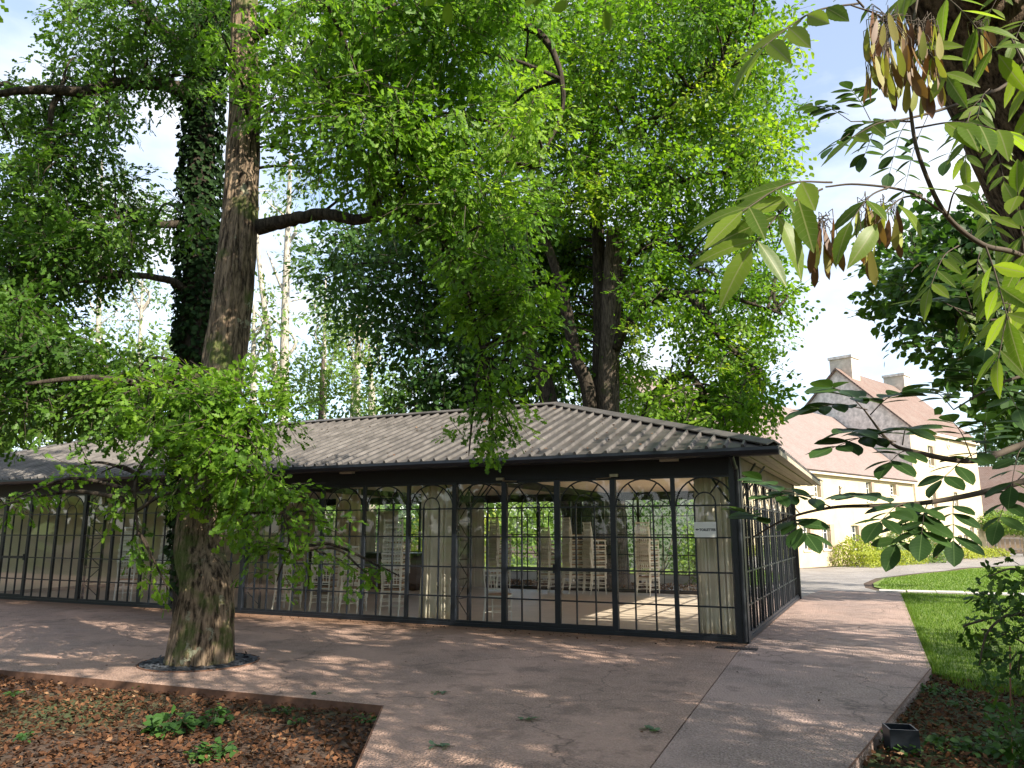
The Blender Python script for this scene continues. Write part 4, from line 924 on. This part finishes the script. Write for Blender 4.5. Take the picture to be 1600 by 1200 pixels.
connect(T3, lc, hubs(s2, s3, A1, A2, A3, A4, A5, A6, A7), .05, 'barkdark', most=300)

# dark chestnut behind the middle of the roof
T4 = tree('chestnut_tree', None, 'dense dark chestnut tree behind the middle of the pavilion roof')
c1 = [np.array([-11.5, 13.2, -.2]), at(735, 640, 27), at(725, 500, 27), at(700, 360, 27.2), at(690, 200, 27.5)]
trunk(T4, c1, [.4, .33, .28, .22, .12], 'barkdark', 28, 12, .05, 8)
kc = fill([(510, 370), (560, 350), (700, 300), (880, 330), (870, 600), (830, 640), (640, 640), (610, 560), (550, 490), (510, 440)], 80, 24.5, 30, .8, 1.25, [(560, 560, 30)])
crown(T4, kc, .22, 10, 34, 'chest', OVAL, .35, .8, .008)
connect(T4, kc, hubs(c1), .07, 'barkdark', most=120)

# pale woodland beyond
def thin(name, px, d, top, lean, r, label, fol=None, mat='pale', leafn=14, two=False, group='thin pale trees of the wood behind'):
    t = tree(name, None, label, 'tree', group); b = at(px, 830, d); b[2] = -.5
    pts = [b, at(px+lean*.2, 640, d), at(px+lean*.5, (640+top)/2, d), at(px+lean, top, d)]
    trunk(t, pts, [r, r*.85, r*.6, r*.25], 'barkpale', 12, 8, .02)
    H = [pts]
    if two:
        q = [at(px+lean*.15, 640, d), at(px-18, 540, d), at(px-34, 420, d), at(px-40, 300, d)]; limb(t, q, [r*.7, r*.5, r*.4, r*.15], 'barkpale'); H.append(q)
    cs = []
    for k in range(3):
        yy = random.uniform(top+10, 560); xx = px + lean*.5; q = [at(xx, yy+30, d), at(xx + random.choice([-1, 1])*14, yy, d), at(xx + random.choice([-1, 1])*30, yy-40, d)]; limb(t, q, [r*.35, r*.25, r*.1], 'barkpale', sides=6)
        cs.append((at(xx + random.uniform(-45, 45), yy-25, d), random.uniform(.7, 1.1)))
    for x, y, rr in (fol or []): cs.append((at(x, y, d+random.uniform(-2, 2)), rr))
    if cs:
        crown(t, cs, .30, 8, leafn, mat, DIA, .3, 1.1, .01); connect(t, cs, hubs(*H), .06, 'barkpale')
    return t
thin('birch_tree', 440, 42, 240, 14, .34, 'forked pale-barked tree seen right of the big oak trunk', [(470, 290, 1.4), (430, 300, 1.2), (455, 380, 1.2), (480, 420, 1.0), (420, 450, .9), (505, 480, 1.0), (470, 260, 1.3)], 'pale', 10, True)
thin('birch_tree', 556, 46, 470, 6, .28, 'pale straight trunk left of the dark chestnut', [(540, 540, 1.4), (560, 600, 1.2)], 'shrub')
thin('birch_tree', 548, 55, 480, 16, .24, 'slimmer pale trunk leaning beside the straight one', [(520, 560, 1.3)], 'shrub')
thin('birch_tree', 582, 44, 540, -6, .26, 'pale trunk closest to the dark chestnut foliage', [(600, 610, 1.2), (580, 560, 1.0)], 'shrub')
thin('birch_tree', 505, 50, 430, 4, .22, 'thin grey trunk in the green gap above the roof', [(510, 480, 1.3), (490, 540, 1.2), (500, 600, 1.3)], 'shrub')
thin('birch_tree', 395, 40, 470, 2, .22, 'dark thin stem touching the big oak trunk', [(400, 520, .9), (398, 560, .9)], 'shrub')
thin('birch_tree', 150, 60, 240, 10, .3, 'pale sunlit tree far behind the upper left crown', [(120, 280, 2.2), (180, 290, 2.2), (210, 310, 2), (140, 320, 2.2), (240, 330, 1.6), (100, 310, 2)], 'pale', 10)
thin('birch_tree', 215, 52, 430, 8, .25, 'pale tree showing through the gap left of the ivy', [(190, 470, 1.5), (240, 460, 1.3), (160, 500, 1.5), (230, 520, 1.2)], 'pale', 10)
W1 = tree('wood_edge_tree', None, 'bushy green tree low above the left end of the roof')
b_ = at(90, 840, 34); b_[2] = -.3; trunk(W1, [b_, at(90, 700, 34), at(95, 600, 34)], [.25, .2, .1], 'barkgrey', 12, 8)
crown(W1, fill([(-40, 560), (260, 540), (330, 600), (330, 690), (170, 680), (-40, 720)], 34, 31, 38, .9, 1.5), .26, 9, 22, 'shrub', DIA, .2, .9, .008)
W2 = tree('wood_edge_tree', None, 'bright green undergrowth tree between big oak and chestnut')
b_ = at(500, 840, 36); b_[2] = -.3; trunk(W2, [b_, at(500, 700, 36), at(505, 560, 36)], [.2, .16, .08], 'barkgrey', 12, 8)
crown(W2, fill([(400, 590), (480, 560), (620, 570), (660, 650), (400, 660)], 22, 33, 42, .7, 1.2), .24, 9, 20, 'shrub', DIA, .2, .9, .008)
n = 9000; th = rng.uniform(-.95, .85, n); R_ = rng.uniform(95, 150, n)
pos = np.c_[R_*np.sin(th)-20, R_*np.cos(th), rng.random(n)**1.2*13-1]
pos = pos[~((pos[:, 0] > -6) & (pos[:, 1] < 130))]; n = len(pos)
o = put_leaves('far_wood', pos, rng.normal(size=(n, 3)), rng.normal(size=(n, 3))*.7 + [.2, -.3, .6], 1.6+1.6*rng.random(n), DIA, M['shrub'], None, np.clip(rng.normal(.4, .2, n), 0, 1))
tag(o, 'far wood closing the view behind the garden', 'wood', None, 'stuff')
n = 7000; th = rng.uniform(2.0, 5.2, n); R_ = rng.uniform(30, 48, n)
o = put_leaves('wood_behind', np.c_[R_*np.sin(th), R_*np.cos(th)-8, rng.random(n)**1.1*13-.5], rng.normal(size=(n, 3)), rng.normal(size=(n, 3))*.7 + [.2, .3, .6], 1.0+1.0*rng.random(n), DIA, M['shrub'], None, np.clip(rng.normal(.3, .2, n), 0, 1))
tag(o, 'wood on the near side, mirrored faintly in the glass front', 'wood', None, 'stuff')

# right-hand side: dark tree over the lawn, far tree beyond the house
T7 = tree('sycamore_tree', None, 'dark leafy tree overhanging the lawn on the right')
b7 = np.array([6.6, 9.8, -.2]); h7 = at(1690, 420, 18)
p7 = [b7, b7+[.1, 0, 2.5], b7+[.0, .2, 5.5], b7+[-.2, .3, 9], b7+[-.2, .3, 12]]
trunk(T7, p7, [.42, .34, .3, .2, .1], 'barkgrey', 28, 12)
sc7 = fill([(1440, 350), (1600, 300), (1640, 300), (1640, 660), (1570, 640), (1540, 560), (1480, 530), (1400, 500), (1395, 430)], 44, 15.5, 20, .5, .85, [(1420, 560, 30)])
sc7 += [(b7 + np.array([random.uniform(-3.6, 4.5), random.uniform(-4.5, 4.5), random.uniform(4.5, 9.5)]), random.uniform(.7, 1.1)) for _ in range(28)]
sc7 = sc7[:44] + [e for e in sc7[44:] if not seen(e[0], 130)]
crown(T7, sc7, .19, 10, 46, 'chest', ROUND, .3, .65, .007)
l7 = [at(1640, 470, 17.6), at(1560, 450, 17.3), at(1480, 440, 17)]; limb(T7, [p7[2]] + l7, [.14, .1, .06, .03], 'barkdark'); connect(T7, sc7, hubs(p7[1:], l7), .06, 'barkdark', most=140)
T8 = tree('far_conifer', None, 'blue-green tree behind the right end of the house'); b_ = at(1580, 850, 95); b_[2] = -.5
trunk(T8, [b_, at(1580, 740, 95), at(1580, 640, 95)], [.4, .3, .1], 'barkgrey', 12, 6)
crown(T8, fill([(1530, 680), (1570, 625), (1640, 630), (1640, 760), (1540, 745)], 26, 92, 98, 1.6, 2.4), .55, 8, 9, 'blue', DIA, .2, 1.6, 0)

# ------------------------------------------------------------------ near branches on the right
def leaflet_mesh(name, half, bend, mat, v, n=9, serr=0.0, fold=.22):
    """a curved leaflet 1 unit long along +x, normal +z"""
    us = np.linspace(0, 1, n); V = []; F = []
    wd = np.interp(us, [h[0] for h in half], [h[1] for h in half])
    for i, u in enumerate(us):
        z = -bend*u*u; ww = wd[i]*(1 + (serr if i % 2 else -serr))
        for s in (-1, -.5, 0, .5, 1): V.append((u, s*ww, z + fold*abs(s)*ww - .06*ww*(s*s)))
    for i in range(n-1):
        for j in range(4): F.append((i*5+j, (i+1)*5+j, (i+1)*5+j+1, i*5+j+1))
    me = MB().add(V, F).mesh(name, mat, True)
    a = me.attributes.new('v', 'FLOAT', 'FACE'); a.data.foreach_set('value', np.full(len(me.polygons), v, np.float32)); return me
def veins(m, pale):
    nt = m.node_tree; v = nt.nodes.new('ShaderNodeTexCoord'); sp_ = nt.nodes.new('ShaderNodeSeparateXYZ'); nt.links.new(v.outputs['Object'], sp_.inputs[0])
    def mth(op, a, b=0.0):
        q = nt.nodes.new('ShaderNodeMath'); q.operation = op
        for i, x in enumerate((a, b)):
            if isinstance(x, float): q.inputs[i].default_value = x
            else: nt.links.new(x, q.inputs[i])
        return q.outputs[0]
    ay = mth('ABSOLUTE', sp_.outputs[1]); mid = mth('LESS_THAN', ay, .010)
    w_ = mth('FRACT', mth('MULTIPLY', mth('SUBTRACT', sp_.outputs[0], mth('MULTIPLY', ay, .7)), 9.0)); side = mth('MULTIPLY', mth('LESS_THAN', w_, .10), .35)
    f = mth('MAXIMUM', mid, side); b = nt.nodes['Principled BSDF']
    for sock in [b.inputs['Base Color']] + [n.inputs[0] for n in nt.nodes if n.type == 'BSDF_TRANSLUCENT']:
        src = sock.links[0].from_socket; nt.links.new(mixc(nt, f, src, pale), sock)
veins(M['ash'], (.26, .30, .10)); veins(M['walnut'], (.09, .15, .05))
ASHL = [leaflet_mesh('leaflet', [(0, .012), (.06, .03), (.25, .135), (.45, .165), (.7, .13), (.88, .06), (1, .002)], b, M['ash'], v, 17, .035) for b, v in ((.1, .25), (.22, .5), (.3, .75), (.05, .95))]
RNDL = [leaflet_mesh('leaflet', [(0, .012), (.1, .10), (.35, .25), (.6, .27), (.85, .17), (1, .01)], b, M['walnut'], v, 8, 0) for b, v in ((.06, .2), (.15, .5), (.02, .8))]
PODS = [leaflet_mesh('seed_pod', [(0, .012), (.15, .06), (.4, .10), (.75, .12), (.95, .06), (1, .01)], b, M['pod'], v, 7, 0, .1) for b, v in ((.05, .05), (.12, .3), (.0, .6), (.08, .95))]
def place(me, name, parent, pos, d, nrm, size):
    d = Vector(d).normalized(); n = Vector(nrm); s = n.cross(d)
    if s.length < 1e-3: s = Vector((1, 0, 0)).cross(d)
    s.normalize(); n = d.cross(s)
    m = Matrix((d, s, n)).transposed().to_4x4()
    o = bpy.data.objects.new(name, me); COL.objects.link(o); o.parent = parent
    o.matrix_basis = Matrix.Translation(Vector(pos)) @ m @ Matrix.Diagonal((size, size, size, 1)); return o
def compound(parent, stem, p0, p1, pairs, size, meshes, nrm=(0, 0, 1), sag=.12, hang=.25, spread=.95):
    """a pinnate leaf: rachis p0 -> p1 with paired leaflets and one at the tip"""
    p0, p1 = np.array(p0), np.array(p1); L_ = np.linalg.norm(p1-p0); mid = (p0+p1)/2 + [0, 0, sag*L_]; P = spline([p0, mid, p1], 6)
    stem.tube(P, np.linspace(.0016, .0008, len(P)), 5, False); nrm = np.array(nrm, float)
    for i in range(pairs):
        t = .35 + .58*i/max(1, pairs-1) if pairs > 1 else .6; k = t*(len(P)-1); a = P[int(k)] + (P[min(len(P)-1, int(k)+1)]-P[int(k)])*(k-int(k))
        d = unit(P[min(len(P)-1, int(k)+1)]-P[max(0, int(k)-1)]); s = unit(np.cross(nrm, d))
        for sg in (-1, 1):
            dd = d*.55 + s*sg*spread + np.array([0, 0, -hang]) + rng.normal(0, .13, 3)
            place(random.choice(meshes), 'leaflet', parent, a, dd, nrm + rng.normal(0, .22, 3), size*random.uniform(.82, 1.12))
    place(random.choice(meshes), 'leaflet', parent, p1, unit(p1-mid) + np.array([0, 0, -hang*.6]), nrm + rng.normal(0, .15, 3), size*random.uniform(1, 1.2))

T6 = tree('ash_tree', None, 'ash tree leaning in at the top right with hanging seed bunches')
pa = [at(1930, 1190, 6.2), at(1800, 700, 6.1), at(1692, 388, 6.0), at(1556, 93, 6.0), at(1470, -80, 6.0), at(1400, -330, 6.3)]
pa[0][2] = -.1
trunk(T6, pa, [.52, .47, .45, .43, .36, .22], 'barkash', 90, 40, .06, 10)
for k, (q, rr) in enumerate((([at(1556, 60, 5.9), at(1450, -160, 5), at(1250, -330, 4.4), at(1000, -430, 4.2)], [.16, .12, .08, .04]), ([at(1600, 180, 6), at(1900, -100, 6), at(2200, -300, 6.5), at(2600, -420, 7)], [.2, .15, .1, .05]))):
    limb(T6, q, rr, 'barkash')
br = empty('leafy_branch'); br.parent = T6; st = MB(); D1 = 1.12
main = [at(1700, 470, 1.5), at(1600, 402, 1.25), at(1535, 382, 1.18), at(1478, 335, 1.14), at(1440, 255, 1.12), at(1425, 190, 1.13), at(1420, 90, 1.16), at(1440, -40, 1.3)]
st.tube(spline(main, 8), np.linspace(.0048, .0018, 57), 7, False)
tw2 = [at(1478, 335, 1.14), at(1420, 300, 1.11), at(1340, 288, 1.1), at(1290, 292, 1.1)]; st.tube(spline(tw2, 6), np.linspace(.0022, .0012, 19), 6, False)
tw3 = [at(1420, 90, 1.16), at(1380, 30, 1.13), at(1330, 8, 1.1)]; st.tube(spline(tw3, 6), np.linspace(.0022, .0012, 13), 6, False)
CN = (-.35, -.62, .6)    # leaves hang with their faces turned to the light between path and sky
for a, b, n, s, nm in (((1345, 5, 1.12), (1190, 75, 1.06), 3, .095, CN), ((1300, 285, 1.1), (1160, 330, 1.02), 2, .098, (.1, -.7, .6)), ((1285, 295, 1.1), (1175, 385, 1.04), 2, .10, (.25, -.85, .35)),
                       ((1390, 292, 1.1), (1330, 345, 1.05), 1, .08, CN), ((1440, 305, 1.12), (1370, 350, 1.04), 1, .085, (.2, -.4, .9)), ((1430, 200, 1.12), (1570, 205, 1.05), 3, .09, (0, -.35, .9)),
                       ((1425, 190, 1.13), (1330, 215, 1.1), 2, .07, CN), ((1480, 340, 1.14), (1500, 290, 1.05), 1, .085, (.3, -.6, .7)), ((1540, 385, 1.18), (1575, 500, 1.15), 2, .075, (-.6, -.6, .3)),
                       ((1600, 402, 1.25), (1590, 300, 1.2), 2, .08, CN), ((1440, -30, 1.3), (1560, 85, 1.25), 3, .085, CN), ((1580, 60, 1.3), (1640, 210, 1.25), 3, .09, CN), ((1420, 60, 1.16), (1480, 120, 1.1), 2, .06, CN),
                       ((1590, 330, 1.25), (1620, 480, 1.2), 3, .085, (-.5, -.6, .4)), ((1350, 12, 1.12), (1290, -40, 1.1), 2, .08, CN), ((1470, 0, 1.3), (1420, -10, 1.2), 2, .09, CN), ((1600, 420, 1.3), (1560, 560, 1.25), 2, .07, CN)):
    compound(br, st, at(*a), at(*b), n + (n > 1), s*.88, ASHL, nm, .1, .35)
for k in range(13):
    x, y = random.uniform(1480, 1640), random.uniform(-60, 330) if k % 3 else random.uniform(330, 560); d_ = random.uniform(1.5, 2.3)
    compound(br, st, at(x, y, d_), at(x + random.uniform(-70, 50), y + random.uniform(30, 90), d_-.05), 4, .058, ASHL, (random.uniform(-.5, .3), -.6, .6), .15, .35)
def pods(cx, cy, wx, wy, n, d, size=.046):
    top = at(cx, cy-wy*.75, d)
    for i in range(n):
        x = cx + random.uniform(-1, 1)*wx; y = cy + random.uniform(-1, .7)*wy; p = at(x, y, d + random.uniform(-.05, .05))
        q = p + np.array([0, 0, .012]); st.tube([top + rng.normal(0, .006, 3), (top+q)/2 + [0, 0, .004], q, p], .0006, 4, False)
        place(random.choice(PODS), 'seed_pod', br, p, np.array([random.uniform(-.22, .22), random.uniform(-.22, .22), -1]), rng.normal(size=3) + [0, -1, 0], size*random.uniform(.8, 1.2))
pods(1388, 80, 38, 66, 60, 1.13); pods(1440, 90, 28, 62, 44, 1.15); pods(1288, 375, 24, 40, 20, 1.1); pods(1350, 360, 18, 50, 14, 1.1); pods(1385, 345, 16, 32, 10, 1.1); pods(1578, 500, 6, 26, 3, 1.2); pods(1530, 60, 20, 30, 12, 1.3)
st.build('twig', M['twig'], br, True)['kind'] = 'stuff'
# high crown of the ash, above and right of the picture; it shades the paving
hc = []
for _ in range(420):
    p = np.array([random.uniform(-1.5, 14), random.uniform(-13.5, 1.0), random.uniform(3.4, 8.2)])
    if noise.noise(Vector(p*.35)) > .22: continue
    if seen(p, 230) or np.linalg.norm(p-CAM) < 3.2: continue
    if (p[0]-6)**2/64 + (p[1]+6)**2/55 + (p[2]-5.8)**2/7 > 1: continue
    q = p - at(1400, 250, 1.2); tq = q @ np.array(tosun)
    if tq > 0 and np.linalg.norm(q - tq*np.array(tosun)) < 1.5: continue      # lane cut in the unseen crown so the sun reaches the low branch
    if any((lambda q: np.linalg.norm(q - (q @ np.array(tosun))*np.array(tosun)))(p - np.array(g_)) < 1.0 for g_ in ((-5.2, -7.0, 0), (-3.4, -6.5, 0), (-7.0, -7.2, 0))): continue  # more lanes cut so sun reaches these spots on the left bed
    hc.append((p, random.uniform(.6, 1.0)))
crown(T6, hc, .17, 10, 40, 'ash', OVAL, .3, .7, .006, keep=lambda P: ~seen(P, 40))
connect(T6, hc, hubs(pa[3:], [at(1600, 180, 6), at(1900, -100, 6), at(2200, -300, 6.5), at(2600, -420, 7)], [at(1556, 60, 5.9), at(1450, -160, 5), at(1250, -330, 4.4)]), .06, 'barkash', most=200)

T9 = tree('walnut_tree', None, 'low dark branches with rounded leaflets reaching in from the right')
b9 = at(2150, 830, 3.6); b9[2] = -.1
p9 = [b9, b9+[0, .1, 1.2], b9+[.1, .2, 2.6], b9+[.2, .3, 4.5]]
trunk(T9, p9, [.16, .13, .11, .07], 'barkgrey', 28, 12)
n1 = [p9[1], at(1760, 640, 2.3), at(1600, 694, 2.0), at(1520, 720, 1.9), at(1430, 706, 1.85), at(1390, 690, 1.85), at(1350, 640, 1.82)]
n2 = [p9[1], at(1800, 690, 2.3), at(1640, 740, 2.0), at(1540, 768, 1.9), at(1450, 785, 1.86), at(1370, 790, 1.84), at(1300, 793, 1.84), at(1230, 810, 1.84), at(1175, 840, 1.85)]
n3 = [p9[2], at(1800, 420, 2.6), at(1660, 470, 2.3), at(1560, 500, 2.2), at(1490, 480, 2.15)]
n4 = [p9[2], at(1750, 500, 2.6), at(1640, 570, 2.3), at(1560, 600, 2.2), at(1490, 640, 2.1)]
n5 = [p9[2], at(1750, 60, 3.4), at(1560, 140, 3.1), at(1420, 185, 2.9), at(1330, 190, 2.8)]
lb9 = empty('leafy_branch'); lb9.parent = T9; st = MB()
for q, r0 in ((n1, .013), (n2, .011), (n3, .011), (n4, .010), (n5, .012)):
    P = spline(q, 8); st.tube(P, np.linspace(r0, .0018, len(P)), 6, False)
UPN = (.05, -.22, 1)
for a, b, n, s in (((1350, 640, 1.82), (1300, 605, 1.75), 3, .085), ((1360, 648, 1.82), (1410, 612, 1.72), 3, .085), ((1355, 640, 1.82), (1265, 640, 1.78), 3, .085), ((1400, 690, 1.85), (1300, 700, 1.75), 3, .088), ((1410, 695, 1.85), (1420, 668, 1.7), 3, .085), ((1390, 690, 1.85), (1330, 672, 1.76), 3, .085),
                   ((1430, 706, 1.85), (1390, 722, 1.75), 2, .085), ((1300, 793, 1.84), (1210, 775, 1.76), 4, .08), ((1250, 803, 1.84), (1190, 750, 1.78), 3, .078), ((1230, 810, 1.84), (1260, 835, 1.74), 3, .08), ((1200, 825, 1.84), (1165, 800, 1.8), 3, .075), ((1400, 790, 1.85), (1330, 775, 1.76), 3, .085), ((1430, 786, 1.85), (1375, 815, 1.74), 3, .085),
                   ((1450, 785, 1.86), (1440, 835, 1.74), 3, .085), ((1490, 775, 1.88), (1490, 845, 1.74), 3, .085), ((1440, 788, 1.86), (1400, 850, 1.76), 2, .08), ((1520, 720, 1.9), (1490, 660, 1.78), 3, .085), ((1540, 715, 1.9), (1540, 660, 1.78), 3, .085), ((1560, 705, 1.95), (1470, 750, 1.8), 3, .08), ((1600, 694, 2.0), (1580, 760, 1.85), 3, .085), ((1600, 740, 2.0), (1560, 815, 1.86), 3, .075),
                   ((1490, 480, 2.15), (1430, 470, 2.05), 3, .085), ((1520, 490, 2.15), (1500, 440, 2.0), 3, .09), ((1560, 500, 2.2), (1540, 545, 2.0), 3, .09), ((1600, 490, 2.2), (1580, 440, 2.0), 3, .09), ((1590, 585, 2.2), (1540, 570, 2.0), 3, .09), ((1560, 600, 2.2), (1590, 640, 2.0), 3, .09), ((1490, 640, 2.1), (1450, 610, 2.0), 3, .085), ((1520, 625, 2.1), (1520, 575, 2.0), 3, .085), ((1640, 570, 2.3), (1600, 540, 2.1), 3, .09),
                   ((1330, 190, 2.8), (1270, 165, 2.7), 4, .085), ((1360, 188, 2.8), (1330, 140, 2.7), 4, .085), ((1380, 186, 2.8), (1350, 245, 2.7), 4, .085), ((1420, 185, 2.9), (1390, 270, 2.7), 4, .085), ((1400, 186, 2.9), (1300, 230, 2.7), 4, .085), ((1450, 180, 2.9), (1410, 310, 2.75), 4, .085), ((1550, 140, 3.1), (1480, 250, 2.8), 4, .09)):
    compound(lb9, st, at(*a), at(*b), n+1, s*.84, RNDL, UPN, .08, .12)
st.build('twig', M['twig'], lb9, True)['kind'] = 'stuff'
hc9 = [(b9 + np.array([random.uniform(-1, 3), random.uniform(-2, 3), random.uniform(2.2, 5.5)]), random.uniform(.4, .7)) for _ in range(18)]
hc9 = [e for e in hc9 if not seen(e[0], 260) and np.linalg.norm(np.cross(e[0]-at(1400, 250, 1.2), np.array(tosun))) > 1.1]
crown(T9, hc9, .11, 10, 60, 'walnut', OVAL, .2, .5, .005, keep=lambda P: ~seen(P, 30)); connect(T9, hc9, hubs(p9), .03, 'barkgrey')

# bush hanging in at the lower right
HB_ = tree('hawthorn_bush', None, 'dark small-leaved bush hanging over the lawn edge at lower right')
bh = at(1690, 1130, 4.4); bh[2] = -.08
hst = [[bh, bh+[.02, 0, .6], at(1640, 930, 4.3), at(1590, 890, 4.2), at(1545, 900, 4.1)], [bh, at(1650, 1000, 4.3), at(1590, 960, 4.2), at(1545, 985, 4.1), at(1530, 1040, 4.1)], [bh, at(1640, 1050, 4.3), at(1600, 1020, 4.2), at(1590, 1060, 4.2)]]
for q in hst: limb(HB_, q, [.025, .018, .01, .006, .003], 'twig', 'stem', 6)
hcl = cl([(1585, 915, .16), (1600, 885, .15), (1560, 930, .10), (1545, 985, .08), (1530, 1035, .06), (1600, 970, .16), (1590, 1030, .12), (1605, 1080, .18), (1620, 930, .25), (1620, 1010, .25), (1575, 960, .08), (1540, 1010, .04), (1515, 975, .04), (1585, 1130, .12), (1610, 1150, .18)], 4.0, 4.5)
crown(HB_, [(c, r*.8) for c, r in hcl], .058, 8, 420, 'chest', OAK2, .35, .22, .0025); connect(HB_, hcl, hubs(*hst), .006, 'twig')

# ------------------------------------------------------------------ small things on the ground
def weed(px, py, r, n, label, mat='weed', leaf=.07, tall=.12, z=-.085):
    d = (FW + RT*(px-800)/1200 + UP*(600-py)/1200); p = CAM + d*((z-CAM[2])/d[2])
    t = empty('weed_plant', p); tag(t, label, 'weed', 'green weeds in the leaf-strewn beds')
    a = rng.uniform(0, 6.283, n); rr = r*np.sqrt(rng.random(n)); pos = np.c_[rr*np.cos(a), rr*np.sin(a), .02+tall*rng.random(n)*(1.1-rr/r*.6)]
    dd = np.c_[np.cos(a), np.sin(a), rng.normal(-.15, .3, n)] + rng.normal(0, .35, (n, 3))
    put_leaves('leaves', pos, dd, rng.normal(size=(n, 3))*.35 + [0, -.25, 1], leaf*(.5+.8*rng.random(n)), ROUND, M[mat], t, np.clip(rng.normal(.4, .22, n), 0, 1))
    mb = MB()
    for i in range(min(n, 14)): mb.tube([(0, 0, -.01), pos[i]*[.6, .6, .7], pos[i]], .0025, 4, False)
    mb.build('stems', M['weed'], t)
WL = [(268, 1150, .16, 60, 'broad-leaved dark green weed, largest plant in the lower left bed', .10, .17), (335, 1135, .12, 46, 'leafy weed just right of the largest plant', .08, .13), (340, 1185, .13, 46, 'low green weed near the bottom edge right of the largest plant', .08, .08), (308, 1190, .08, 22, 'small weed directly below the largest plant', .07, .06), (222, 1078, .10, 22, 'thin weed close under the paving edge left of the oak', .05, .05), (500, 1100, .09, 20, 'small bright weed under the paving edge right of the oak', .06, .07), (445, 1118, .08, 18, 'yellow-green tuft catching the sun in the left bed', .05, .05), (465, 1135, .07, 14, 'tiny weed below the sunlit tuft', .05, .05), (555, 1112, .07, 14, 'pale sprig by the corner of the paving', .06, .04), (38, 1160, .06, 12, 'small light weed near the lower left corner', .06, .06), (570, 1130, .10, 20, 'low weeds along the slanting paving edge', .05, .05), (20, 1090, .09, 18, 'dark sprigs at the left picture edge', .05, .05)]
for x, y, r, n, lb, lf, tl in WL: weed(x, y, r, int(n*1.6), lb, 'weed', lf*.8, tl*1.25)
WR = [(1470, 1085, .22, 80, 'creeping dark weeds under the end of the lawn', .05, .06), (1520, 1110, .20, 70, 'dark weeds right of the black box, upper patch', .05, .07), (1415, 1180, .10, 30, 'grassy weed just below the black box', .06, .08), (1475, 1175, .14, 44, 'bright leafy weed right of and below the black box', .06, .09), (1395, 1165, .05, 14, 'small green shoot touching the black box', .06, .1), (1545, 1180, .20, 60, 'leafy weeds at the foot of the thin stake', .07, .12), (1590, 1150, .2, 70, 'tall weeds at the right picture edge', .07, .25), (1440, 1060, .10, 26, 'small weeds at the tip of the paving', .045, .05), (1565, 1075, .2, 70, 'low weeds under the hanging bush', .05, .1), (1590, 1195, .15, 50, 'weeds in the lower right corner', .08, .2)]
for x, y, r, n, lb, lf, tl in WR: weed(x, y, r, int(n*1.6), lb, 'weed', lf*.8, tl*1.25)
bx = empty('black_box_light', (1.93, -4.98, -.085), .25); tag(bx, 'small black open-topped cube light beside the paving edge', 'garden light')
mb = MB(); w_, h_ = .105, .19
mb.box(-w_, w_, -w_, -w_+.012, 0, h_); mb.box(-w_, w_, w_-.012, w_, 0, h_); mb.box(-w_, -w_+.012, -w_+.012, w_-.012, 0, h_); mb.box(w_-.012, w_, -w_+.012, w_-.012, 0, h_); mb.build('casing', M['black'], bx)
MB().box(-w_+.012, w_-.012, -w_+.012, w_-.012, .10, .115).build('lens', M['darkglass'], bx)
p = at(1578, 1195, 5.0); q = at(1578, 1010, 5.0)
sk = MB().tube([p+np.array([0, 0, -.15]), (p+q)/2+np.array([.004, 0, 0]), q], [.006, .005, .004], 6).build('plant_stake', simple('rusty_stem', (.22, .10, .06), .8)); tag(sk, 'thin rust-brown stake standing in the bed at lower right', 'stake')
dr = empty('drain_grate', (-.02, -.60, .0)); tag(dr, 'dark slotted drain grate at the foot of the corner post', 'drain')
MB().box(-.28, .28, -.11, .11, -.02, .004).build('frame', M['band'], dr)
for i in range(12): MB().box(-.25+i*.043, -.228+i*.043, -.09, .09, .0041, .010).build('bar', M['iron'], dr)
def sprig(px, py, label):
    d = (FW + RT*(px-800)/1200 + UP*(600-py)/1200); p = CAM + d*((.004-CAM[2])/d[2]); t = empty('fallen_sprig', p, random.uniform(0, 6)); tag(t, label, 'sprig', 'green sprigs fallen on the paving')
    n = 9; x = np.linspace(-.06, .07, n); put_leaves('leaves', np.c_[x, rng.normal(0, .006, n), .004+.012*rng.random(n)], np.c_[rng.normal(.6, .3, n), rng.choice([-1, 1], n), rng.normal(0, .15, n)], rng.normal(size=(n, 3))*.3 + [0, 0, 1], .06+.03*rng.random(n), OVAL, M['blue'], t, rng.random(n)*.4)
    MB().tube([(-.1, 0, .005), (0, .004, .008), (.08, 0, .006)], .002, 5).build('stem', M['twig'], t)
sprig(823, 1125, 'small green sprig on the paving near the middle'); sprig(690, 1167, 'small green sprig on the paving, nearest the bottom edge'); sprig(1020, 1142, 'green sprig on the paving beside the joint'); sprig(690, 1083, 'dull green sprig on the paving below the pavilion front')
n = 170; P = scatter_poly([(-9, -5.7), (-2.5, -5.5), (1.2, -6), (2.0, -1.5), (2.1, 4), (.4, 2), (.2, -.6), (-9, -.5)], n); n = len(P)
o = put_leaves('fallen_leaves', np.c_[P, np.full(n, .005)], rng.normal(size=(n, 3))*[1, 1, .15] + [0, 0, .05], rng.normal(size=(n, 3))*.25 + [0, 0, 1], .015+.03*rng.random(n), DIA, M['dead'], None, rng.random(n)*.7)
tag(o, 'small dead leaves scattered over the paving', 'fallen leaves', None, 'stuff')

# ------------------------------------------------------------------ set each tree's origin at its base
for t, b in ((T1, tb), (T2, ip[0]), (T3, s1[0]), (T4, c1[0]), (T6, pa[0]), (T7, b7), (T9, b9), (HB_, bh)):
    t.location = Vector(b)
    for c in t.children: c.location = c.location - Vector(b)
S.cycles.use_adaptive_sampling = True
